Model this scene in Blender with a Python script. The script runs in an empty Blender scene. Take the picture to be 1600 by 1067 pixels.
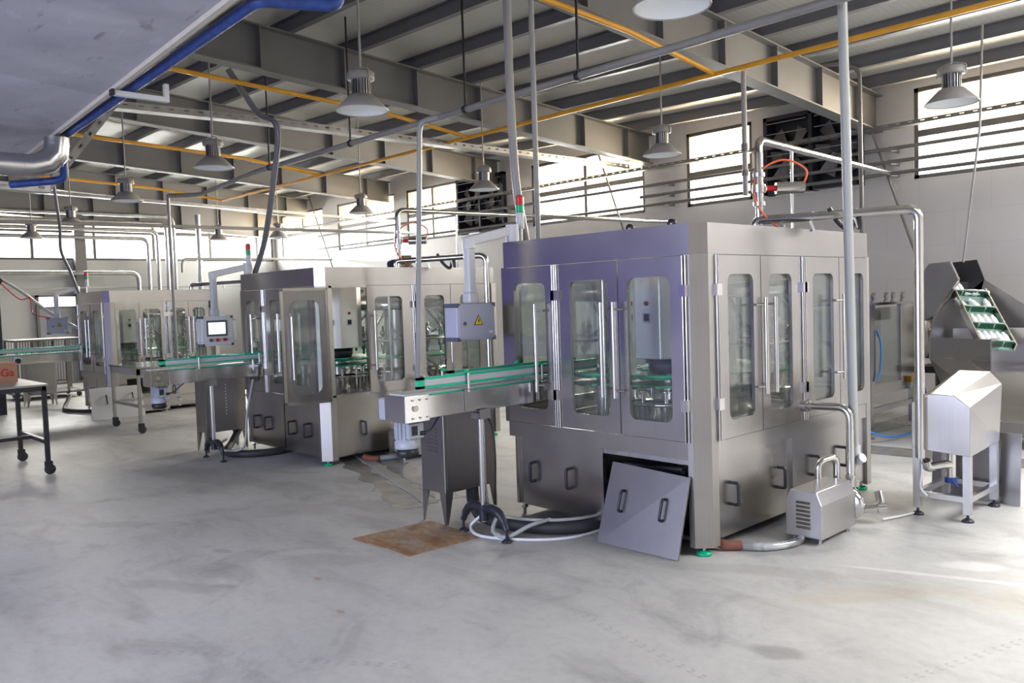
import bpy, math, random
from mathutils import Vector, Matrix
C = bpy.context.scene.collection
scn = bpy.context.scene
PI = math.pi
random.seed(7)

# ------------------------------------------------------------------ camera
cam_d = bpy.data.cameras.new('camera'); cam = bpy.data.objects.new('camera', cam_d); C.objects.link(cam)
cam_d.sensor_width = 36.0; cam_d.lens = 36.0*1284.05/1600.0; cam_d.clip_start = 0.05; cam_d.clip_end = 300
CAMZ = 1.7
yaw, pit, rol = math.radians(-46.7), math.radians(2.917), math.radians(-1.916)
Fv = Vector((math.sin(yaw)*math.cos(pit), math.cos(yaw)*math.cos(pit), -math.sin(pit)))
Rv = Vector((math.cos(yaw), -math.sin(yaw), 0)); Uv = Rv.cross(Fv)
R2 = Rv*math.cos(rol)+Uv*math.sin(rol); U2 = -Rv*math.sin(rol)+Uv*math.cos(rol)
M = Matrix((R2, U2, -Fv)).transposed().to_4x4(); M.translation = Vector((0, 0, CAMZ))
cam.matrix_world = M
scn.camera = cam

# ------------------------------------------------------------------ world, lights, exposure
scn.view_settings.view_transform = 'Standard'; scn.view_settings.look = 'None'
scn.view_settings.gamma = 1.0; scn.view_settings.use_curve_mapping = False
scn.view_settings.exposure = 1.14
scn.cycles.use_denoising = True
scn.cycles.max_bounces = 8; scn.cycles.diffuse_bounces = 4; scn.cycles.glossy_bounces = 4
scn.cycles.transmission_bounces = 6; scn.cycles.transparent_max_bounces = 14
scn.cycles.sample_clamp_indirect = 6.0
scn.cycles.caustics_reflective = False; scn.cycles.caustics_refractive = False
W = bpy.data.worlds.new('sky'); scn.world = W; W.use_nodes = True
wt = W.node_tree; wt.nodes.clear()
def wn(t): return wt.nodes.new(t)
_tc = wn('ShaderNodeTexCoord'); _sep = wn('ShaderNodeSeparateXYZ'); wt.links.new(_tc.outputs['Generated'], _sep.inputs[0])
_mr = wn('ShaderNodeMapRange'); _mr.inputs[1].default_value = -0.8; _mr.inputs[2].default_value = 0.8
wt.links.new(_sep.outputs[1], _mr.inputs[0])
_mix = wn('ShaderNodeMix'); _mix.data_type = 'RGBA'
_mix.inputs[6].default_value = (0.55, 0.62, 1.0, 1); _mix.inputs[7].default_value = (1.0, 0.93, 0.84, 1)
wt.links.new(_mr.outputs[0], _mix.inputs[0])
_gr = wn('ShaderNodeMapRange'); _gr.inputs[1].default_value = -0.05; _gr.inputs[2].default_value = 0.02; _gr.inputs[3].default_value = 0.25
wt.links.new(_sep.outputs[2], _gr.inputs[0])
_bg = wn('ShaderNodeBackground'); _mul = wn('ShaderNodeMath'); _mul.operation = 'MULTIPLY'; _mul.inputs[1].default_value = 2.2
wt.links.new(_gr.outputs[0], _mul.inputs[0]); wt.links.new(_mix.outputs[2], _bg.inputs[0]); wt.links.new(_mul.outputs[0], _bg.inputs[1])
_wo = wn('ShaderNodeOutputWorld'); wt.links.new(_bg.outputs[0], _wo.inputs[0])

def area_light(name, loc, target, sx, sy, power, col):
    d = bpy.data.lights.new(name, 'AREA'); d.shape = 'RECTANGLE'; d.size = sx; d.size_y = sy; d.energy = power; d.color = col
    o = bpy.data.objects.new(name, d); C.objects.link(o); o.location = loc
    o.rotation_euler = (Vector(target)-Vector(loc)).to_track_quat('-Z', 'Y').to_euler()
    return o
WARM = (1.0, 0.98, 0.95); BLUE = (0.87, 0.90, 1.0); DAY = (1.0, 0.985, 0.96)
# daylight standing outside each window of the right-hand wall
RWIN = [(-4.49, -0.9), (-8.23, -6.98), (-12.0, -9.13), (-16.3, -14.35), (-19.45, -16.8), (-22.6, -20.2)]
for wi, (a, b) in enumerate(RWIN):
    area_light('window_daylight', ((a+b)/2, 12.55, 3.8), ((a+b)/2, 0, 3.0), b-a, 1.25, (110 if wi == 0 else 190)*(b-a), WARM)
# daylight outside the end-wall strip window
area_light('window_daylight', (-23.6, 8.0, 3.7), (0, 8.0, 3.0), 8.0, 1.2, 950, DAY)
# daylight through the loading door behind the camera plus an unseen overhead fill added to light machine side and wall
area_light('door_daylight', (-3.0, -6.6, 2.2), (-3.0, 5, 1.4), 9.0, 3.6, 250, BLUE)
area_light('added_roof_fill', (1.9, 8.2, 4.65), (1.9, 8.2, 0), 3.0, 6.0, 270, DAY)

# ------------------------------------------------------------------ materials
def nt(name):
    m = bpy.data.materials.new(name); m.use_nodes = True; t = m.node_tree
    b = t.nodes['Principled BSDF']; return m, t, b
def ramp(t, fac, stops):
    r = t.nodes.new('ShaderNodeValToRGB'); el = r.color_ramp.elements
    while len(el) < len(stops): el.new(0.5)
    for e, (p, c) in zip(el, stops): e.position = p; e.color = (*c, 1) if len(c) == 3 else c
    t.links.new(fac, r.inputs[0]); return r
def noise(t, scale, detail=4, vec=None, rough=0.55, dist=0.0):
    n = t.nodes.new('ShaderNodeTexNoise'); n.inputs['Scale'].default_value = scale; n.inputs['Detail'].default_value = detail
    n.inputs['Roughness'].default_value = rough; n.inputs['Distortion'].default_value = dist
    if vec is not None: t.links.new(vec, n.inputs['Vector'])
    return n
def coords(t, scale=(1, 1, 1)):
    c = t.nodes.new('ShaderNodeTexCoord'); mp = t.nodes.new('ShaderNodeMapping'); mp.inputs['Scale'].default_value = scale
    t.links.new(c.outputs['Object'], mp.inputs[0]); return mp.outputs[0]
def paint(name, col, rough=0.5, var=0.08, metallic=0.0, scale=3.0, spec=0.5):
    m, t, b = nt(name)
    n = noise(t, scale, 5, coords(t))
    r = ramp(t, n.outputs[0], [(0.3, tuple(max(0, c*(1-var)) for c in col)), (0.7, tuple(min(1, c*(1+var)) for c in col))])
    t.links.new(r.outputs[0], b.inputs['Base Color']); b.inputs['Roughness'].default_value = rough
    b.inputs['Metallic'].default_value = metallic; b.inputs['Specular IOR Level'].default_value = spec
    return m
def steel(name, col=(0.60, 0.585, 0.565), rough=0.30, grain=(60, 60, 0.8), var=0.12, metallic=1.0, smear=0.0):
    m, t, b = nt(name)
    n = noise(t, 3.0, 4, coords(t, grain)); n2 = noise(t, 1.7, 4, coords(t))
    r = ramp(t, n.outputs[0], [(0.3, tuple(c*(1-var) for c in col)), (0.7, tuple(min(1, c*(1+var*0.5)) for c in col))])
    mx = t.nodes.new('ShaderNodeMix'); mx.data_type = 'RGBA'; mx.blend_type = 'MULTIPLY'; mx.inputs[0].default_value = 0.35
    r2 = ramp(t, n2.outputs[0], [(0.35, (0.72, 0.72, 0.73)), (0.62, (1, 1, 1))])
    t.links.new(r.outputs[0], mx.inputs[6]); t.links.new(r2.outputs[0], mx.inputs[7]); t.links.new(mx.outputs[2], b.inputs['Base Color'])
    rr = t.nodes.new('ShaderNodeMapRange'); rr.inputs[3].default_value = rough*0.8; rr.inputs[4].default_value = rough*1.3
    t.links.new(n2.outputs[0], rr.inputs[0]); t.links.new(rr.outputs[0], b.inputs['Roughness'])
    b.inputs['Metallic'].default_value = metallic
    return m
def clear(name, tint, gloss=0.1, rough=0.05, dirt=0.0, dirtcol=(0.6, 0.62, 0.6)):
    m = bpy.data.materials.new(name); m.use_nodes = True; t = m.node_tree; t.nodes.clear()
    tr = t.nodes.new('ShaderNodeBsdfTransparent'); tr.inputs[0].default_value = (*tint, 1)
    gl = t.nodes.new('ShaderNodeBsdfGlossy'); gl.inputs['Roughness'].default_value = rough
    fr = t.nodes.new('ShaderNodeLayerWeight'); fr.inputs[0].default_value = 0.25
    mr = t.nodes.new('ShaderNodeMapRange'); mr.inputs[3].default_value = gloss; mr.inputs[4].default_value = 0.7
    t.links.new(fr.outputs['Fresnel'], mr.inputs[0])
    mx = t.nodes.new('ShaderNodeMixShader'); t.links.new(mr.outputs[0], mx.inputs[0])
    t.links.new(tr.outputs[0], mx.inputs[1]); t.links.new(gl.outputs[0], mx.inputs[2])
    out = t.nodes.new('ShaderNodeOutputMaterial')
    if dirt > 0:
        df = t.nodes.new('ShaderNodeBsdfDiffuse'); df.inputs[0].default_value = (*dirtcol, 1)
        n = noise(t, 5, 6, coords(t), 0.65, 0.6)
        r = ramp(t, n.outputs[0], [(0.40, (dirt*0.25,)*3), (0.72, (dirt*1.5,)*3)])
        m2 = t.nodes.new('ShaderNodeMixShader'); t.links.new(r.outputs[0], m2.inputs[0])
        t.links.new(mx.outputs[0], m2.inputs[1]); t.links.new(df.outputs[0], m2.inputs[2]); t.links.new(m2.outputs[0], out.inputs[0])
    else:
        t.links.new(mx.outputs[0], out.inputs[0])
    return m
S_PANEL = steel('brushed_steel_panel', (0.52, 0.50, 0.475), 0.24, var=0.05)
S_DARK = steel('smudged_steel', (0.35, 0.34, 0.33), 0.30, var=0.05)
S_BRIGHT = steel('polished_steel_tube', (0.62, 0.615, 0.60), 0.16, var=0.05)
S_POST = steel('satin_post_steel', (0.48, 0.465, 0.44), 0.42, var=0.05)
S_LOOSE = steel('dull_loose_sheet', (0.27, 0.26, 0.25), 0.36, var=0.06)
P_TOP = paint('worn_table_top', (0.30, 0.285, 0.27), 0.5, 0.12)
S_PLAIN = steel('satin_steel', (0.55, 0.54, 0.53), 0.28, var=0.05)
S_OCT = steel('bright_cover_steel', (0.80, 0.79, 0.77), 0.40, var=0.04)
S_MIRROR = steel('mirror_steel', (0.75, 0.74, 0.72), 0.16, var=0.05)
GALV = steel('galvanised_steel', (0.50, 0.50, 0.50), 0.34, (3, 3, 3), 0.2)
ALU = steel('duct_aluminium', (0.62, 0.62, 0.64), 0.24, (2, 2, 2), 0.1)
P_RAFT = paint('grey_beam_paint', (0.165, 0.163, 0.162), 0.55, 0.10, scale=1.2)
P_PURL = paint('dark_purlin_paint', (0.15, 0.152, 0.165), 0.5, 0.12, scale=1.0)
P_PIPE = paint('grey_pipe_paint', (0.30, 0.295, 0.285), 0.4, 0.12, scale=2)
P_DPIPE = paint('dark_pipe_paint', (0.15, 0.145, 0.135), 0.45, 0.2, scale=2)
P_YEL = paint('yellow_gas_paint', (0.78, 0.38, 0.03), 0.4, 0.12)
P_PVC = paint('pale_grey_pvc', (0.42, 0.44, 0.43), 0.35, 0.04)
P_BLUE = paint('scuffed_blue_paint', (0.02, 0.055, 0.24), 0.45, 0.4, scale=14)
P_CREAM = paint('cream_trim_paint', (0.60, 0.56, 0.49), 0.55, 0.08)
P_LILAC = paint('lilac_grey_enamel', (0.46, 0.47, 0.60), 0.35, 0.03)
P_LAMP = paint('lamp_shade_grey', (0.27, 0.26, 0.245), 0.4, 0.05)
P_LAMPIN = paint('lamp_reflector_white', (0.66, 0.69, 0.72), 0.25, 0.02)
P_BLACK = paint('black_plastic', (0.018, 0.018, 0.02), 0.4, 0.2)
P_RUBBER = paint('black_rubber', (0.03, 0.03, 0.033), 0.6, 0.2)
P_DKGREY = paint('dark_grey_plastic', (0.022, 0.024, 0.034), 0.4, 0.1)
P_MOTOR = paint('motor_grey_enamel', (0.44, 0.48, 0.55), 0.4, 0.05)
P_GREEN = paint('green_plastic', (0.0, 0.42, 0.20), 0.35, 0.08)
P_GREEN2 = paint('green_guide_plastic', (0.02, 0.55, 0.33), 0.35, 0.05)
P_DGREEN = paint('dark_green_flight', (0.02, 0.10, 0.045), 0.5, 0.1)
P_BELTG = paint('green_grey_belt', (0.26, 0.40, 0.34), 0.5, 0.05)
P_RED = paint('red_plastic', (0.60, 0.02, 0.025), 0.3, 0.05)
P_ORANGE = paint('orange_tube', (0.85, 0.16, 0.06), 0.35, 0.05)
P_BLUETUBE = paint('blue_air_tube', (0.05, 0.22, 0.62), 0.35, 0.05)
P_WHITE = paint('white_plastic', (0.80, 0.81, 0.82), 0.4, 0.02)
P_LTGREY = paint('light_grey_plastic', (0.62, 0.64, 0.67), 0.4, 0.02)
P_GREYCAP = paint('grey_corner_plastic', (0.10, 0.11, 0.14), 0.4, 0.05)
P_CARD = paint('brown_cardboard', (0.40, 0.22, 0.13), 0.8, 0.06)
P_REDINK = paint('red_ink', (0.45, 0.04, 0.03), 0.8, 0.05)
P_IRON = paint('black_iron_frame', (0.02, 0.02, 0.024), 0.45, 0.2)
P_YELSIGN = paint('yellow_sign', (0.85, 0.62, 0.02), 0.4, 0.02)
P_BRONZE = paint('rusty_fitting', (0.22, 0.08, 0.05), 0.6, 0.2)
P_WINFRAME = paint('dark_window_frame', (0.10, 0.095, 0.09), 0.5, 0.1)
P_WARMW = paint('cream_wall_paint', (0.74, 0.69, 0.61), 0.6, 0.04, scale=0.6)
P_LBAND = paint('lilac_wall_paint', (0.17, 0.16, 0.60), 0.6, 0.04, scale=0.6)
ACRYL = clear('door_acrylic', (0.93, 0.96, 0.94), 0.05, 0.05, 0.045)
HOSE = clear('clear_hose', (0.80, 0.84, 0.84), 0.25, 0.1, 0.45, (0.75, 0.78, 0.78))
PANE = clear('clear_window_pane', (0.95, 0.96, 0.95), 0.05, 0.02)
FROST = clear('dusty_upper_pane', (0.86, 0.77, 0.63), 0.05, 0.2, 0.10, (0.85, 0.78, 0.66))
def screen_mat():
    m, t, b = nt('lit_screen'); b.inputs['Base Color'].default_value = (0.1, 0.1, 0.1, 1)
    n = noise(t, 8, 2, coords(t)); r = ramp(t, n.outputs[0], [(0.4, (0.62, 0.74, 0.80)), (0.6, (0.80, 0.88, 0.90))])
    t.links.new(r.outputs[0], b.inputs['Emission Color']); b.inputs['Emission Strength'].default_value = 0.75
    return m
SCREEN = screen_mat()

TRACKS = [(-3.1, 3.24, -2.02, 3.02, .55), (-1.15, 4.37, -1.39, 3.6, .6), (-3.61, 1.84, -3.09, 2.22, .5), (-4.19, 1.42, -3.83, 1.72, .5)]
def floor_mat():
    m, t, b = nt('poured_concrete_floor')
    L = t.links.new
    co = coords(t)
    big = noise(t, 0.33, 5, co, 0.6, 0.4); mid = noise(t, 1.5, 7, co, 0.65, 0.8); fine = noise(t, 16, 5, co, 0.7)
    streak = noise(t, 1.0, 6, coords(t, (0.7, 2.6, 1)), 0.65, 0.5)
    r0 = ramp(t, big.outputs[0], [(0.28, (0.50, 0.50, 0.485)), (0.52, (0.59, 0.59, 0.575)), (0.75, (0.66, 0.66, 0.645))])
    def mul(a, bb, f=1.0):
        x = t.nodes.new('ShaderNodeMix'); x.data_type = 'RGBA'; x.blend_type = 'MULTIPLY'; x.inputs[0].default_value = f
        L(a, x.inputs[6]); L(bb, x.inputs[7]); return x.outputs[2]
    col = mul(r0.outputs[0], ramp(t, mid.outputs[0], [(0.30, (0.66, 0.66, 0.67)), (0.46, (0.96, 0.96, 0.96)), (0.72, (1.05, 1.05, 1.04))]).outputs[0])
    col = mul(col, ramp(t, streak.outputs[0], [(0.32, (0.82, 0.82, 0.82)), (0.48, (1, 1, 1)), (0.7, (1.04, 1.04, 1.03))]).outputs[0])
    col = mul(col, ramp(t, fine.outputs[0], [(0.3, (0.90, 0.90, 0.90)), (0.55, (1, 1, 1))]).outputs[0])
    # stains and one painted conveyor shadow, each with its own shape: centre, radii, turn, colour, strength
    wob = noise(t, 3.0, 4, co, 0.6)
    def stain_or_shade(col, x, y, rx, ry, ang, tint, k, soft=0.55):
        mp = t.nodes.new('ShaderNodeMapping'); mp.vector_type = 'TEXTURE'
        mp.inputs['Location'].default_value = (x, y, 0); mp.inputs['Rotation'].default_value = (0, 0, ang); mp.inputs['Scale'].default_value = (rx, ry, 1)
        c = t.nodes.new('ShaderNodeTexCoord'); L(c.outputs['Object'], mp.inputs[0])
        ln = t.nodes.new('ShaderNodeVectorMath'); ln.operation = 'LENGTH'; L(mp.outputs[0], ln.inputs[0])
        ad = t.nodes.new('ShaderNodeMath'); ad.operation = 'ADD'; L(ln.outputs['Value'], ad.inputs[0])
        mm = t.nodes.new('ShaderNodeMath'); mm.operation = 'MULTIPLY_ADD'; L(wob.outputs[0], mm.inputs[0]); mm.inputs[1].default_value = 1.4; mm.inputs[2].default_value = -0.7
        L(mm.outputs[0], ad.inputs[1])
        mr = t.nodes.new('ShaderNodeMapRange'); mr.interpolation_type = 'SMOOTHSTEP'
        mr.inputs[1].default_value = 1.0-soft; mr.inputs[2].default_value = 1.0; mr.inputs[3].default_value = k; mr.inputs[4].default_value = 0
        L(ad.outputs[0], mr.inputs[0])
        x_ = t.nodes.new('ShaderNodeMix'); x_.data_type = 'RGBA'; L(mr.outputs[0], x_.inputs[0]); L(col, x_.inputs[6]); x_.inputs[7].default_value = (*tint, 1)
        return x_.outputs[2]
    dk = (0.25, 0.245, 0.235); tan = (0.50, 0.41, 0.29); wh = (0.80, 0.80, 0.79); rust = (0.42, 0.20, 0.10)
    for s in [(-1.92, 3.48, .17, .10, .3, dk, .55), (-2.75, 4.85, .35, .18, .6, dk, .55), (-2.6, 4.45, .9, .12, .5, dk, .25), (-1.95, 4.45, .7, .16, .9, tan, .35),
              (-1.2, 5.0, .5, .2, .8, tan, .3), (-1.68, 5.33, .22, .12, .6, wh, .6), (-4.55, 2.55, .05, .025, 0, rust, .6), (-3.95, 2.35, .05, .025, 0, rust, .5),
              (-4.9, 2.75, .5, .16, .6, dk, .28), (-6.3, 3.3, .6, .25, .4, dk, .22), (-5.7, 3.9, .7, .25, .4, dk, .28), (-8.2, 3.4, 1.5, .35, .25, dk, .40),  # last mark: shadow of the middle conveyor painted into the floor
              (-5.1, 1.9, .5, .1, .5, dk, .25), (-3.8, 1.0, .6, .3, .6, dk, .3), (-7.0, 2.1, .5, .12, .7, dk, .25), (-9.8, 3.6, .9, .25, .2, dk, .3),
              (-5.6, 2.4, .12, .05, .3, dk, .4), (-4.85, 2.1, .14, .05, .5, dk, .4), (-4.7, 3.95, .35, .06, .1, rust, .45), (-2.2, 3.9, .9, .12, -.3, dk, .12)]:
        col = stain_or_shade(col, *s)
    # thin pale joint line, running from the pump towards the right-hand corner
    def line(col, x0, y0, x1, y1, w, tint, k):
        a = math.atan2(y1-y0, x1-x0); l = math.hypot(x1-x0, y1-y0)/2
        return stain_or_shade(col, (x0+x1)/2, (y0+y1)/2, l, w, a, tint, k, 0.5)
    col = line(col, -2.55, 4.75, -0.9, 5.35, .035, wh, .55)
    # tyre tread marks: short dark ticks along a line
    def track(col, x0, y0, x1, y1, k):
        a = math.atan2(y1-y0, x1-x0); ln_ = math.hypot(x1-x0, y1-y0)
        mp = t.nodes.new('ShaderNodeMapping'); mp.vector_type = 'TEXTURE'; mp.inputs['Location'].default_value = (x0, y0, 0); mp.inputs['Rotation'].default_value = (0, 0, a)
        c = t.nodes.new('ShaderNodeTexCoord'); L(c.outputs['Object'], mp.inputs[0]); sp = t.nodes.new('ShaderNodeSeparateXYZ'); L(mp.outputs[0], sp.inputs[0])
        def M(op, x, y=None):
            n = t.nodes.new('ShaderNodeMath'); n.operation = op
            for i, q in enumerate((x, y)):
                if q is None: continue
                if isinstance(q, (int, float)): n.inputs[i].default_value = q
                else: L(q, n.inputs[i])
            return n.outputs[0]
        tick = M('GREATER_THAN', M('SINE', M('ADD', M('MULTIPLY', sp.outputs[0], 95.0), M('MULTIPLY', M('ABSOLUTE', sp.outputs[1]), 60.0))), 0.35)
        band = M('LESS_THAN', M('ABSOLUTE', sp.outputs[1]), 0.022); gap = M('GREATER_THAN', M('ABSOLUTE', sp.outputs[1]), 0.004)
        on = M('MULTIPLY', M('GREATER_THAN', sp.outputs[0], 0.0), M('LESS_THAN', sp.outputs[0], ln_))
        f = M('MULTIPLY', M('MULTIPLY', M('MULTIPLY', tick, band), M('MULTIPLY', on, gap)), M('MULTIPLY', wob.outputs[0], k))
        x_ = t.nodes.new('ShaderNodeMix'); x_.data_type = 'RGBA'; L(f, x_.inputs[0]); L(col, x_.inputs[6]); x_.inputs[7].default_value = (*dk, 1); return x_.outputs[2]
    for tr in TRACKS: col = track(col, *tr)
    L(col, b.inputs['Base Color'])
    rr = t.nodes.new('ShaderNodeMapRange'); rr.inputs[3].default_value = 0.40; rr.inputs[4].default_value = 0.66
    L(mid.outputs[0], rr.inputs[0]); L(rr.outputs[0], b.inputs['Roughness'])
    bp = t.nodes.new('ShaderNodeBump'); bp.inputs['Strength'].default_value = 0.12; bp.inputs['Distance'].default_value = 0.01
    L(fine.outputs[0], bp.inputs['Height']); L(bp.outputs[0], b.inputs['Normal'])
    return m
FLOOR = floor_mat()
def tile_wall(name, col, bw=0.9, bh=0.45, axis='y'):
    m, t, b = nt(name); L = t.links.new
    c = t.nodes.new('ShaderNodeTexCoord'); sp = t.nodes.new('ShaderNodeSeparateXYZ'); cb = t.nodes.new('ShaderNodeCombineXYZ')
    L(c.outputs['Object'], sp.inputs[0]); L(sp.outputs[0 if axis == 'y' else 1], cb.inputs[0]); L(sp.outputs[2], cb.inputs[1])
    br = t.nodes.new('ShaderNodeTexBrick'); br.inputs['Scale'].default_value = 1.0; br.inputs['Brick Width'].default_value = bw; br.inputs['Row Height'].default_value = bh
    br.inputs['Mortar Size'].default_value = 0.006; br.inputs['Color1'].default_value = (*col, 1)
    br.inputs['Color2'].default_value = (*[x*0.97 for x in col], 1); br.inputs['Mortar'].default_value = (*[x*0.92 for x in col], 1)
    L(cb.outputs[0], br.inputs['Vector'])
    n = noise(t, 0.8, 4, coords(t)); r = ramp(t, n.outputs[0], [(0.3, (0.92, 0.92, 0.92)), (0.7, (1, 1, 1))])
    x = t.nodes.new('ShaderNodeMix'); x.data_type = 'RGBA'; x.blend_type = 'MULTIPLY'; x.inputs[0].default_value = 1
    L(br.outputs[0], x.inputs[6]); L(r.outputs[0], x.inputs[7]); L(x.outputs[2], b.inputs['Base Color'])
    b.inputs['Roughness'].default_value = 0.32
    return m
WALL = tile_wall('glazed_wall_tiles', (0.58, 0.565, 0.545))
WALLF = tile_wall('end_wall_tiles', (0.52, 0.53, 0.52), axis='x')
def slab_mat():
    m, t, b = nt('mezzanine_plaster'); L = t.links.new
    co = coords(t); n = noise(t, 0.9, 6, co, 0.6, 0.8); n2 = noise(t, 4, 6, coords(t, (0.6, 2, 1)), 0.6)
    r = ramp(t, n.outputs[0], [(0.32, (0.36, 0.36, 0.43)), (0.52, (0.46, 0.46, 0.535)), (0.68, (0.54, 0.54, 0.61))])
    r2 = ramp(t, n2.outputs[0], [(0.30, (0.62, 0.60, 0.58)), (0.39, (1, 1, 1)), (0.60, (1, 1, 1)), (0.74, (1.2, 1.2, 1.2))])
    x = t.nodes.new('ShaderNodeMix'); x.data_type = 'RGBA'; x.blend_type = 'MULTIPLY'; x.inputs[0].default_value = 1
    L(r.outputs[0], x.inputs[6]); L(r2.outputs[0], x.inputs[7]); L(x.outputs[2], b.inputs['Base Color'])
    # the plaster is paler beyond a slanting line
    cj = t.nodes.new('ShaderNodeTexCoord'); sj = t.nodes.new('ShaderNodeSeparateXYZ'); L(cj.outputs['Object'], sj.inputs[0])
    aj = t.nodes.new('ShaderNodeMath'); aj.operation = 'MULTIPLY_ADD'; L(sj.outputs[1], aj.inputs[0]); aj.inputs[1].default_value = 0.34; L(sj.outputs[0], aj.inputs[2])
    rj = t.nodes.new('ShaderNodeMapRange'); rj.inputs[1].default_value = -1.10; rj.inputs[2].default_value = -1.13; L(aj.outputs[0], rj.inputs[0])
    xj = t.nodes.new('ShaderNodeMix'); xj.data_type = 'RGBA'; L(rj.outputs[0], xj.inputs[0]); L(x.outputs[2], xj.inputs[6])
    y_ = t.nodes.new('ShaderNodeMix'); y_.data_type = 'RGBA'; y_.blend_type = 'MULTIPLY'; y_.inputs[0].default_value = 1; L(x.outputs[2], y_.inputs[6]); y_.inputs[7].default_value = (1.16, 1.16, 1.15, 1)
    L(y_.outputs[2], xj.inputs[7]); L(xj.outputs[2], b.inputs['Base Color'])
    b.inputs['Roughness'].default_value = 0.75
    return m
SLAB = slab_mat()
def deck_mat():
    m, t, b = nt('ribbed_roof_deck'); L = t.links.new
    w = t.nodes.new('ShaderNodeTexWave'); w.wave_type = 'BANDS'; w.bands_direction = 'X'; w.inputs['Scale'].default_value = 4.0; w.inputs['Distortion'].default_value = 0.3
    L(coords(t), w.inputs['Vector'])
    n = noise(t, 0.8, 5, coords(t)); r = ramp(t, n.outputs[0], [(0.3, (0.60, 0.60, 0.55)), (0.7, (0.72, 0.72, 0.67))])
    r2 = ramp(t, w.outputs[0], [(0.0, (0.93, 0.93, 0.93)), (0.35, (1, 1, 1))])
    x = t.nodes.new('ShaderNodeMix'); x.data_type = 'RGBA'; x.blend_type = 'MULTIPLY'; x.inputs[0].default_value = 1
    L(r.outputs[0], x.inputs[6]); L(r2.outputs[0], x.inputs[7]); L(x.outputs[2], b.inputs['Base Color']); b.inputs['Roughness'].default_value = 0.5
    return m
DECK = deck_mat()
def rust_mat():
    m, t, b = nt('rusty_sheet'); L = t.links.new
    n = noise(t, 3.5, 7, coords(t, (0.7, 1.6, 1)), 0.65, 0.6); n2 = noise(t, 30, 3, coords(t))
    r = ramp(t, n.outputs[0], [(0.30, (0.20, 0.09, 0.045)), (0.44, (0.40, 0.23, 0.12)), (0.56, (0.46, 0.34, 0.24)), (0.66, (0.52, 0.46, 0.40))])
    r2 = ramp(t, n2.outputs[0], [(0.35, (0.75, 0.75, 0.75)), (0.6, (1, 1, 1))])
    x = t.nodes.new('ShaderNodeMix'); x.data_type = 'RGBA'; x.blend_type = 'MULTIPLY'; x.inputs[0].default_value = 1
    L(r.outputs[0], x.inputs[6]); L(r2.outputs[0], x.inputs[7]); L(x.outputs[2], b.inputs['Base Color']); b.inputs['Roughness'].default_value = 0.6
    return m
RUST = rust_mat()
WET = paint('wet_drain_concrete', (0.27, 0.265, 0.235), 0.15, 0.3, scale=4)
GRATE = paint('drain_kerb_concrete', (0.40, 0.40, 0.375), 0.5, 0.1)

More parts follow.
